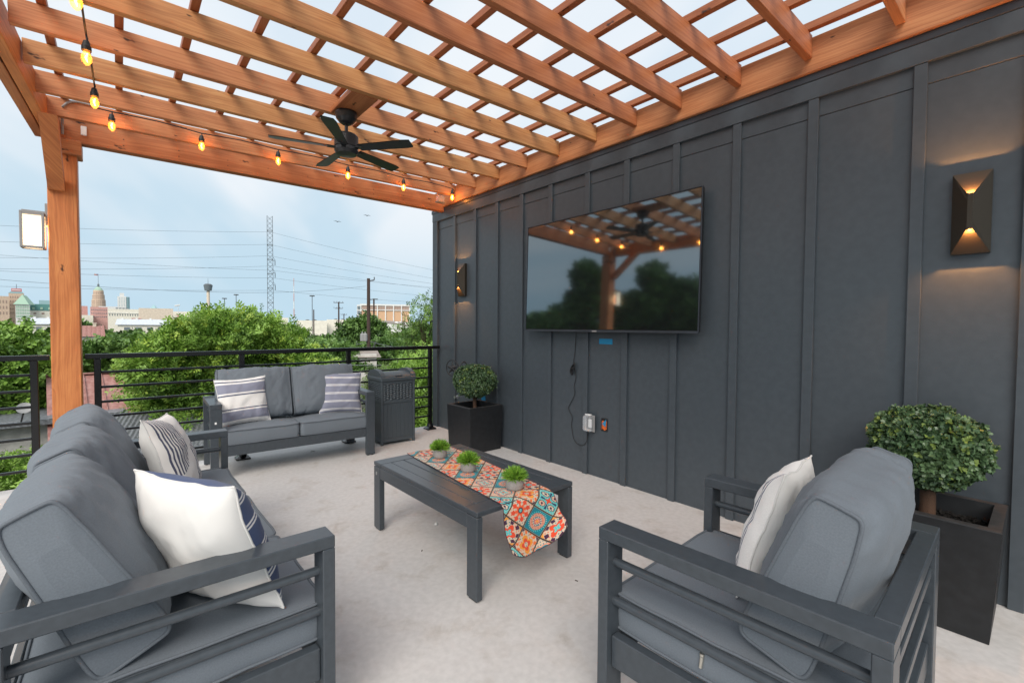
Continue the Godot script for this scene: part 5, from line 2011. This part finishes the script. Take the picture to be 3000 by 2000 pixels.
		g.quad(Vector3(-w / 2 - 0.4, 1.35, 2.6), Vector3(w / 2 + 0.4, 1.35, 2.6), Vector3(w / 2 + 0.4, 1.55, 2.6), Vector3(-w / 2 - 0.4, 1.55, 2.6), Vector3(0, 0, 1))
		part(b, "roof", g, M.far_roof_white)
		for k in 4:
			part(b, "roof_vent", one(Vector3(-w * 0.4 + k * w * 0.26, 3.9, -3.6), Vector3(0.7, 0.8, 0.7), 0.0), M.far_white)
		windows(b, 4, 1, -w * 0.42, w * 0.42, -0.9, 0.6, Vector2(0.5, 0.75), M.far_window, 2.0)
	# red roofed house
	b = thing("red_roof_house", "white gabled house with a dull red metal roof", "house", polar(-2.3, 110.0, 0), 2.3)
	part(b, "wall", one(Vector3(0, -3.5, -2), Vector3(4.6, 5.6, 4.4), 0.0), M.siding_white)
	g = Geo.new()
	g.quad(Vector3(-2.6, -0.75, 0.5), Vector3(2.5, -0.75, 0.5), Vector3(2.4, 1.15, -2), Vector3(-2.6, 1.15, -2), Vector3(0, 1, 1))
	g.quad(Vector3(-2.6, -0.75, -4.5), Vector3(2.5, -0.75, -4.5), Vector3(2.4, 1.15, -2), Vector3(-2.6, 1.15, -2), Vector3(0, 1, -1))
	part(b, "roof", g, M.rusty_roof)
	g = Geo.new()
	for k in 9:
		g.bar(Vector3(-2.4 + k * 0.6, -0.74, 0.52), Vector3(-2.4 + k * 0.6, 1.17, -1.98), 0.05, 0.05)
	part(b, "roof_seams", g, M.rusty_roof)
	part(b, "chimney", boxes([[Vector3(1.1, 1.25, -2), Vector3(0.45, 0.7, 0.5)], [Vector3(1.1, 1.6, -2), Vector3(0.62, 0.16, 0.6)]], 0.0), M.far_beige)
	# observation tower
	t = thing("observation_tower", "slender observation tower with a round top house", "tower", polar(7.09, 1300.0, 0))
	g = Geo.new()
	g.lathe([Vector2(3.6, GROUND_Y), Vector2(3.2, 84.0), Vector2(0, 84.0)], 12)
	part(t, "shaft", g, M.far_beige)
	g = Geo.new()
	g.lathe([Vector2(0, 82.5), Vector2(7.2, 83.5), Vector2(9.0, 94.0), Vector2(9.3, 95.0), Vector2(9.3, 96.2), Vector2(0, 96.2)], 24)
	part(t, "top_house", g, M.far_window)
	g = Geo.new()
	g.lathe([Vector2(9.4, 96.2), Vector2(6.0, 99.2), Vector2(0, 99.6)], 24)
	part(t, "roof_cap", g, M.far_steel)
	g = Geo.new()
	g.tube(PackedVector3Array([Vector3(0, 99, 0), Vector3(0, 113, 0)]), [0.5, 0.2], 6)
	part(t, "mast", g, M.far_steel)
	# brick office block with white frame
	b = block("brick_office", "orange brick office block with white concrete frame", 25.16, 300.0, GROUND_Y, 15.0, 29.4, 14.0, M.far_brick)
	g = Geo.new()
	g.box(Vector3(0, 14.9, 0.25), Vector3(30.2, 1.0, 0.9), 0.0)
	part(b, "parapet", g, M.far_white)
	part(b, "sill_band", one(Vector3(0, 11.7, 0.25), Vector3(30.0, 0.5, 0.7), 0.0), M.far_white)
	for k in 7:
		part(b, "column", one(Vector3(-14.7 + k * 4.9, 4.3, 0.35), Vector3(0.62, 21.0, 0.8), 0.0), M.far_white)
	for k in 6:
		var wd := part(b, "window", one(Vector3(-12.25 + k * 4.9, 13.15, 0.1), Vector3(4.1, 2.2, 0.3), 0.0), M.far_window_soft)
		g = Geo.new()
		for i in 4:
			g.box(Vector3(-12.25 + k * 4.9 - 1.5 + i * 1.0, 13.15, 0.28), Vector3(0.1, 2.2, 0.12), 0.0)
		part(wd, "mullions", g, M.far_beige)
	part(b, "side_frame", one(Vector3(-15.9, 4.3, -2.2), Vector3(2.4, 21.0, 3), 0.0), M.far_white)
	for k in 5:
		part(b, "side_window", one(Vector3(-15.9, 13.0 - k * 2.9, -0.65), Vector3(1.9, 2.1, 0.3), 0.0), M.far_window)
	# grey warehouse with skylights
	b = thing("grey_warehouse", "pale warehouse with brown roof and domed skylights", "warehouse", polar(27.2, 178.0, 0), -27.2)
	part(b, "wall", one(Vector3(0, -3.0, -12), Vector3(15.0, 8.0, 22.0), 0.0), M.siding_white)
	g = Geo.new()
	g.prism(PackedVector2Array([Vector2(-7.8, 1.0), Vector2(7.8, 1.0), Vector2(7.8, 0.8), Vector2(-7.8, 3.4)]), -1.0)
	g = Geo.new()
	g.quad(Vector3(-8.2, 3.3, 0.4), Vector3(8.0, 0.95, 0.4), Vector3(10.0, 3.0, -22), Vector3(-7.6, 3.9, -22), Vector3(0, 1, 0.3))
	g.quad(Vector3(-8.2, 3.3, 0.4), Vector3(8.0, 0.95, 0.4), Vector3(8.0, 0.7, 0.4), Vector3(-8.2, 3.05, 0.4), Vector3(0, 0, 1))
	part(b, "roof", g, M.far_roof_brown)
	g = Geo.new()
	g.quad(Vector3(-8.0, 3.1, 0.2), Vector3(7.8, 0.8, 0.2), Vector3(7.8, -3, 0.2), Vector3(-8.0, -3, 0.2), Vector3(0, 0, 1))
	part(b, "gable_wall", g, M.far_white)
	for k in 5:
		g = Geo.new()
		g.lathe([Vector2(0.9, 0), Vector2(0.75, 0.3), Vector2(0.4, 0.5), Vector2(0, 0.55)], 10)
		part(b, "skylight", g, M.far_white, Vector3(-2.4 + (k % 3) * 3.6 + (k / 3) * 1.4, 2.75 - (k % 3) * 0.52 + (k / 3) * 0.1, -4.0 - (k / 3) * 5.0))
	for q in [["low_cream_building", "low cream building behind the utility poles", 17.0, 250.0, 14.0, 4.2], ["low_cream_building", "low cream building with grey tanks beside the poles", 20.0, 262.0, 13.0, 4.9]]:
		b = block(q[0], q[1], q[2], q[3], GROUND_Y, q[5], q[4], 10.0, M.far_cream)
		for k in 2:
			g = Geo.new()
			g.lathe([Vector2(0.9, q[5]), Vector2(0.9, q[5] + 0.9), Vector2(0, q[5] + 1.1)], 10)
			part(b, "roof_tank", g, M.far_steel, Vector3(-2.0 + k * 3.4, -0.6, -1))


func make_neighbours() -> void:
	# long house with a rusted red metal roof just below the terrace
	var az := 1.0
	var h := thing("rusty_roof_house", "house with a rusted red standing seam roof below the railing", "house", polar(az, 27.0, 0), -az + 6.0)
	part(h, "wall", one(Vector3(0.2, -4.9, -2.5), Vector3(4.6, 3.2, 6.4), 0.0), M.siding_white)
	var r := RandomNumberGenerator.new()
	r.seed = 12
	for k in 9:
		var x := -2.5 + k * 0.62
		var g := Geo.new()
		var dz := r.randf_range(-0.02, 0.02)
		g.bar(Vector3(x, -3.25 + dz, 2.2), Vector3(x, -1.02 + dz, -2.4), 0.60, 0.03)
		g.bar(Vector3(x + 0.305, -3.2, 2.2), Vector3(x + 0.305, -0.99, -2.4), 0.03, 0.07)
		part(h, "roof_panel", g, M.rusty_roof)
		g = Geo.new()
		g.bar(Vector3(x, -3.25 + dz, -7.0), Vector3(x, -1.02 + dz, -2.4), 0.60, 0.03)
		part(h, "roof_panel", g, M.rusty_roof)
	part(h, "ridge_cap", one(Vector3(-0.02, -0.98, -2.4), Vector3(5.7, 0.06, 0.3), 0.01), M.rusty_roof)
	var ch := Geo.new()
	ch.box(Vector3(-0.05, -0.95, -2.1), Vector3(0.62, 0.8, 0.55), 0.02)
	ch.box(Vector3(-0.05, -0.52, -2.1), Vector3(0.7, 0.12, 0.63), 0.02)
	var cm := part(h, "chimney", ch, M.brick_orange)
	for j in 5:
		for i in 3:
			part(cm, "brick", one(Vector3(-0.26 + i * 0.21 + (0.05 if j % 2 else 0.0), -1.18 + j * 0.115, -1.815), Vector3(0.19, 0.1, 0.03), 0.01), M.brick_orange)
	# lower porch with corrugated sheets
	var p := thing("corrugated_porch", "low porch roof of grey corrugated sheets beside the rusty roof", "porch", polar(4.6, 19.5, 0), -14.0)
	for k in 4:
		var g := Geo.new()
		var pts := []
		for i in 2:
			var row := []
			for j in 33:
				var u := j / 32.0
				row.append(Vector3(-2.2 + k * 1.12 + u * 1.1, -2.75 + (0.9 if i == 1 else 0.0) + 0.03 * sin(u * TAU * 8.0), 1.6 if i == 0 else -1.6))
			pts.append(row)
		g.grid(pts, [])
		part(p, "roof_sheet", g, M.galvanised)
	part(p, "wall", one(Vector3(-0.1, -4.7, -0.2), Vector3(4.0, 3.6, 2.4), 0.0), M.siding_white)
	# second rusty lean-to, lower and nearer
	var l := thing("lean_to", "rusty lean-to roof with bent silver flashing near the post", "lean-to", polar(-1.2, 18.0, 0), 6.0)
	for k in 5:
		var g := Geo.new()
		g.bar(Vector3(-1.5 + k * 0.62, -4.0, 1.6), Vector3(-1.5 + k * 0.62, -2.7, -1.3), 0.6, 0.03)
		g.bar(Vector3(-1.2 + k * 0.62, -3.97, 1.6), Vector3(-1.2 + k * 0.62, -2.67, -1.3), 0.03, 0.06)
		part(l, "roof_panel", g, M.rusty_roof)
	var fl := Geo.new()
	fl.bar(Vector3(-1.9, -2.62, -1.4), Vector3(1.7, -2.62, -1.4), 0.35, 0.05)
	fl.bar(Vector3(1.45, -4.0, 1.6), Vector3(1.45, -2.62, -1.3), 0.2, 0.05)
	part(l, "flashing", fl, M.galvanised)
	part(l, "wall", one(Vector3(-0.2, -5.3, 0), Vector3(3.0, 2.4, 2.4), 0.0), M.siding_white)
	# flat roof shed with a dish, beyond the open corner
	var s := thing("flat_shed", "grey flat roofed shed beyond the railing's open end", "shed", polar(-6.2, 26.0, 0), 6.0)
	part(s, "wall", one(Vector3(0, -4.6, -2.2), Vector3(5.4, 3.8, 4.4), 0.0), M.siding_white)
	part(s, "roof", one(Vector3(0, -2.5, -2.2), Vector3(6.0, 0.25, 5.4), 0.02), M.galvanised)
	part(s, "red_fascia", one(Vector3(1.9, -2.9, 0.62), Vector3(2.2, 0.7, 0.12), 0.01), M.rusty_roof)
	var d := thing("satellite_dish", "small grey satellite dish on the flat shed roof", "satellite dish", polar(-6.3, 25.2, -2.37))
	var dg := Geo.new()
	dg.lathe([Vector2(0, 0), Vector2(0.13, 0.02), Vector2(0.22, 0.06), Vector2(0.225, 0.06), Vector2(0.13, 0.03), Vector2(0, 0.012)], 18, Vector3(0, 0.5, 0), Basis.from_euler(Vector3(0.9, 0.5, 0.4)))
	part(d, "dish", dg, M.grey_box)
	dg = Geo.new()
	dg.tube(PackedVector3Array([Vector3(-0.1, 0, 0), Vector3(0, 0.5, 0)]), 0.03, 6)
	part(d, "mount", dg, M.iron)
	# shed on the right with pale standing seam roof
	var w := thing("pale_shed", "pale shed with ribbed metal roof behind the utility pole", "shed", polar(22.7, 30.0, 0), -22.7)
	part(w, "wall", one(Vector3(-0.1, -3.9, -2.2), Vector3(1.9, 4.6, 3.4), 0.0), M.siding_white)
	for k in 4:
		var g := Geo.new()
		g.bar(Vector3(-0.75 + k * 0.5, -3.1, 1.4), Vector3(-0.95 + k * 0.5, -1.75, -2.0), 0.49, 0.03)
		g.bar(Vector3(-0.5 + k * 0.5, -3.06, 1.4), Vector3(-0.7 + k * 0.5, -1.71, -2.0), 0.035, 0.06)
		part(w, "roof_panel", g, M.galvanised)
	part(w, "upper_wall", one(Vector3(-0.2, -1.2, -2.6), Vector3(2.0, 1.3, 1.0), 0.0), M.siding_white)
	var ug := Geo.new()
	ug.quad(Vector3(-1.3, -0.75, -1.9), Vector3(1.1, -0.75, -1.9), Vector3(0.8, -0.2, -4.0), Vector3(-1.0, -0.2, -4.0), Vector3(0, 1, 1))
	part(w, "upper_roof", ug, M.far_roof_brown)

	# lattice transmission tower
	var t := thing("lattice_tower", "tall steel lattice tower carrying the power lines", "pylon", polar(12.83, 120.0, 0), -12.83)
	for sx in [-1.0, 1.0]:
		for sz in [-1.0, 1.0]:
			var g := Geo.new()
			g.bar(Vector3(sx * 0.62, GROUND_Y, sz * 0.62), Vector3(sx * 0.55, 26.4, sz * 0.55), 0.09, 0.09)
			part(t, "leg", g, M.far_steel)
	for f in 4:
		var turn := Basis(Vector3.UP, f * PI / 2)
		var g := Geo.new()
		var y := GROUND_Y
		var k := 0
		while y < 26.0:
			var y2 := y + 1.1
			g.bar(turn * Vector3(-0.57, y, 0.57), turn * Vector3(0.57, y2, 0.57), 0.035, 0.035)
			g.bar(turn * Vector3(0.57, y, 0.57), turn * Vector3(-0.57, y2, 0.57), 0.035, 0.035)
			if k % 3 == 0:
				g.bar(turn * Vector3(-0.6, y, 0.58), turn * Vector3(0.6, y, 0.58), 0.07, 0.07)
			y = y2
			k += 1
		part(t, "bracing", g, M.far_steel)
	for k in 3:
		var y := 16.4 - k * 2.85
		var g := Geo.new()
		g.bar(Vector3(0.5, y, 0), Vector3(1.05, y + 0.1, 0), 0.1, 0.1)
		g.bar(Vector3(0.5, y + 0.9, 0), Vector3(1.05, y + 0.15, 0), 0.06, 0.06)
		var arm := part(t, "arm", g, M.far_steel)
		g = Geo.new()
		g.tube(PackedVector3Array([Vector3(1.0, y, 0), Vector3(1.0, y - 1.1, 0)]), 0.08, 6)
		part(arm, "insulator", g, M.far_steel)
	# wires: [azimuth, slope] at three places
	var lines := [[[-9.0, 0.140], [12.83, 0.1802], [33.0, 0.115]], [[-9.0, 0.117], [12.82, 0.1562], [33.0, 0.098]], [[-9.0, 0.094], [12.81, 0.1346], [33.0, 0.088]], [[-9.0, 0.078], [13.1, 0.1155], [33.0, 0.079]], [[-9.0, 0.0765], [13.1, 0.0925], [33.0, 0.063]], [[-9.0, 0.0545], [13.1, 0.0689], [33.0, 0.050]], [[-9.0, 0.1], [13.0, 0.107], [33.0, 0.083]], [[-9.0, 0.066], [10.0, 0.062], [22.9, 0.0835]]]
	var words := ["topmost", "second highest", "third highest", "fourth highest", "fifth highest", "lowest", "slanting thin", "sagging pole-bound"]
	for k in lines.size():
		var wire := PackedVector3Array()
		for e in 2:
			var a: Array = lines[k][e]
			var c: Array = lines[k][e + 1]
			for i in 13:
				if e == 1 and i == 0:
					continue
				var q := i / 12.0
				var da := 120.0 if k < 7 else 90.0
				var p0 := polar(a[0], da, 1.305 + a[1] * da)
				var p1 := polar(c[0], da, 1.305 + c[1] * da)
				wire.append(p0.lerp(p1, q) - Vector3(0, 0.35 * 4.0 * q * (1.0 - q), 0))
		var g := Geo.new()
		g.tube(wire, 0.02, 4)
		solo("power_line", words[k] + " overhead power line crossing the sky", "power line", g, M.wire, Vector3.ZERO, 0.0, "overhead power lines")
	# utility poles
	var poles := [[23.19, 35.0, 4.8, 0.13, "stout wooden utility pole with a transformer behind the bin"], [23.81, 70.0, 5.4, 0.13, "thin utility pole in front of the brick office"], [19.88, 90.0, 5.8, 0.14, "utility pole with two crossarms behind the trees"], [20.45, 140.0, 4.9, 0.14, "short distant utility pole with a crossarm"], [17.2, 120.0, 5.3, 0.14, "bare utility pole left of the crossarm pole"]]
	for k in poles.size():
		var q: Array = poles[k]
		var u := thing("utility_pole", q[4], "utility pole", polar(q[0], q[1], GROUND_Y), -q[0], "wooden utility poles")
		var hgt: float = q[2] - GROUND_Y
		var g := Geo.new()
		g.tube(PackedVector3Array([Vector3(0, 0, 0), Vector3(0.02, hgt, 0)]), [q[3] * 1.25, q[3] * 0.85], 8)
		part(u, "pole", g, M.pole_wood)
		if k == 0:
			g = Geo.new()
			g.bar(Vector3(0, hgt - 0.2, 0), Vector3(0.42, hgt - 0.1, 0), 0.06, 0.08)
			g.tube(PackedVector3Array([Vector3(0.42, hgt - 0.1, 0), Vector3(0.42, hgt + 0.12, 0)]), 0.04, 6)
			part(u, "arm", g, M.far_steel)
			g = Geo.new()
			g.tube(PackedVector3Array([Vector3(0, hgt - 1.55, 0), Vector3(0.35, hgt - 1.5, 0), Vector3(0.6, hgt - 1.5, 0.1)]), 0.035, 6)
			g.box(Vector3(0.52, hgt - 1.5, 0.08), Vector3(0.3, 0.07, 0.12), 0.02)
			part(u, "street_lamp_arm", g, M.far_steel)
			g = Geo.new()
			for i in 2:
				g.lathe([Vector2(0, 0), Vector2(0.15, 0), Vector2(0.16, 0.05), Vector2(0.16, 0.48), Vector2(0.1, 0.55), Vector2(0.05, 0.56), Vector2(0.05, 0.68), Vector2(0, 0.68)], 12, Vector3(-0.22 - i * 0.2, hgt - 4.55, 0.12 - i * 0.1))
			part(u, "transformer", g, M.grey_box)
			g = Geo.new()
			for i in 4:
				g.tube(PackedVector3Array([Vector3(-0.1 + i * 0.06, hgt - 4.9, 0.1), Vector3(0.1, hgt - 5.3 - i * 0.1, 0.16), Vector3(0.5, hgt - 4.8 + i * 0.1, 0.2)]), 0.012, 4)
			part(u, "cable_tangle", g, M.far_steel)
		elif k in [2, 3]:
			g = Geo.new()
			for e in ([0.15, 1.2] if k == 2 else [0.2]):
				g.bar(Vector3(-0.9 + e * 0.2, hgt - e, 0), Vector3(0.9 - e * 0.2, hgt - e, 0), 0.09, 0.1)
				for i in 4:
					g.bar(Vector3(-0.8 + i * 0.5, hgt - e, 0), Vector3(-0.8 + i * 0.5, hgt - e + 0.28, 0), 0.06, 0.06)
			part(u, "crossarm", g, M.pole_wood)
	# low service cables over the yards
	var drops := [[[-9.0, 60.0, -0.062], [-4.0, 40.0, -0.068]], [[23.2, 35.0, -0.032], [10.0, 30.0, -0.06]], [[23.2, 35.0, -0.03], [31.5, 30.0, -0.05]], [[16.0, 30.0, -0.072], [31.5, 30.0, -0.075]]]
	var dw := ["pale service cable sagging left of the post", "pale service cable running from the pole into the bright tree", "pale service cable running from the pole toward the wall", "pale service cable crossing low behind the railing"]
	for k in drops.size():
		var a: Array = drops[k][0]
		var c: Array = drops[k][1]
		var wire := PackedVector3Array()
		var p0 := polar(a[0], a[1], 1.305 + a[2] * a[1])
		var p1 := polar(c[0], c[1], 1.305 + c[2] * c[1])
		for i in 13:
			var q := i / 12.0
			wire.append(p0.lerp(p1, q) - Vector3(0, 0.8 * q * (1.0 - q), 0))
		var g := Geo.new()
		g.tube(wire, 0.016, 4)
		solo("service_cable", dw[k], "cable", g, M.galvanised, Vector3.ZERO, 0.0, "service cables over the yards")
	# striped mast and light poles
	var ma := thing("radio_mast", "thin red and white striped radio mast on the skyline", "mast", polar(15.17, 700.0, 0))
	for k in 7:
		var g := Geo.new()
		g.tube(PackedVector3Array([Vector3(0, GROUND_Y + k * 10.5, 0), Vector3(0, GROUND_Y + (k + 1) * 10.5, 0)]), 0.8 - k * 0.07, 5)
		part(ma, "mast_section", g, M.far_pink if k % 2 == 0 else M.far_white)
	for q in [[8.52, 300.0, 16.4, "leftmost high light pole on the skyline"], [9.58, 300.0, 18.7, "high light pole left of the lattice tower"], [17.05, 250.0, 16.5, "high light pole right of the radio mast"]]:
		var lp := thing("light_pole", q[3], "light pole", polar(q[0], q[1], 0), -q[0], "high light poles on the skyline")
		var g := Geo.new()
		g.tube(PackedVector3Array([Vector3(0, GROUND_Y, 0), Vector3(0, q[2], 0)]), 0.16, 5)
		part(lp, "pole", g, M.far_steel)
		g = Geo.new()
		g.lathe([Vector2(0, 0), Vector2(1.2, 0), Vector2(1.2, 0.45), Vector2(0, 0.45)], 10, Vector3(0, q[2] - 0.3, 0))
		part(lp, "lamp_ring", g, M.far_steel)
	var sp := thing("rusty_flue", "rusty flue pole with a pale cap before the beige block", "flue", polar(4.55, 240.0, 0))
	var sgm := Geo.new()
	sgm.tube(PackedVector3Array([Vector3(0, GROUND_Y, 0), Vector3(0, 6.0, 0)]), 0.35, 8)
	part(sp, "pole", sgm, M.far_pink)
	sgm = Geo.new()
	sgm.tube(PackedVector3Array([Vector3(0, 6.0, 0), Vector3(0, 9.4, 0)]), 0.08, 5)
	sgm.box(Vector3(-0.3, 9.7, 0), Vector3(1.9, 0.6, 0.5), 0.1, Basis(Vector3(0, 0, 1), 0.25))
	part(sp, "cap", sgm, M.far_white)
	# two birds
	for q in [[19.8, 60.0, 13.98, "small bird gliding lower in the sky"], [23.08, 60.0, 15.0, "small bird gliding nearer the pergola beam"]]:
		var g := Geo.new()
		var wing := [Vector3(-0.42, 0.05, 0.02), Vector3(-0.18, 0.10, 0), Vector3(0, 0.02, 0), Vector3(0.18, 0.09, 0), Vector3(0.42, 0.0, 0.02)]
		g.tube(PackedVector3Array(wing), [0.01, 0.035, 0.05, 0.035, 0.01], 5)
		g.tube(PackedVector3Array([Vector3(0, 0.02, 0.2), Vector3(0, 0.02, 0), Vector3(0, 0.03, -0.22)]), [0.02, 0.055, 0.015], 6)
		solo("bird", q[3], "bird", g, M.far_steel, polar(q[0], q[1], q[2]), -q[0], "birds in the sky")


func _ready() -> void:
	rng.seed = 42
	make_view()
	make_materials()
	make_terrace()
	make_pergola()
	make_wall_things()
	make_seating()
	make_pillows()
	make_table()
	make_planters()
	make_city()
	make_neighbours()
	make_trees()
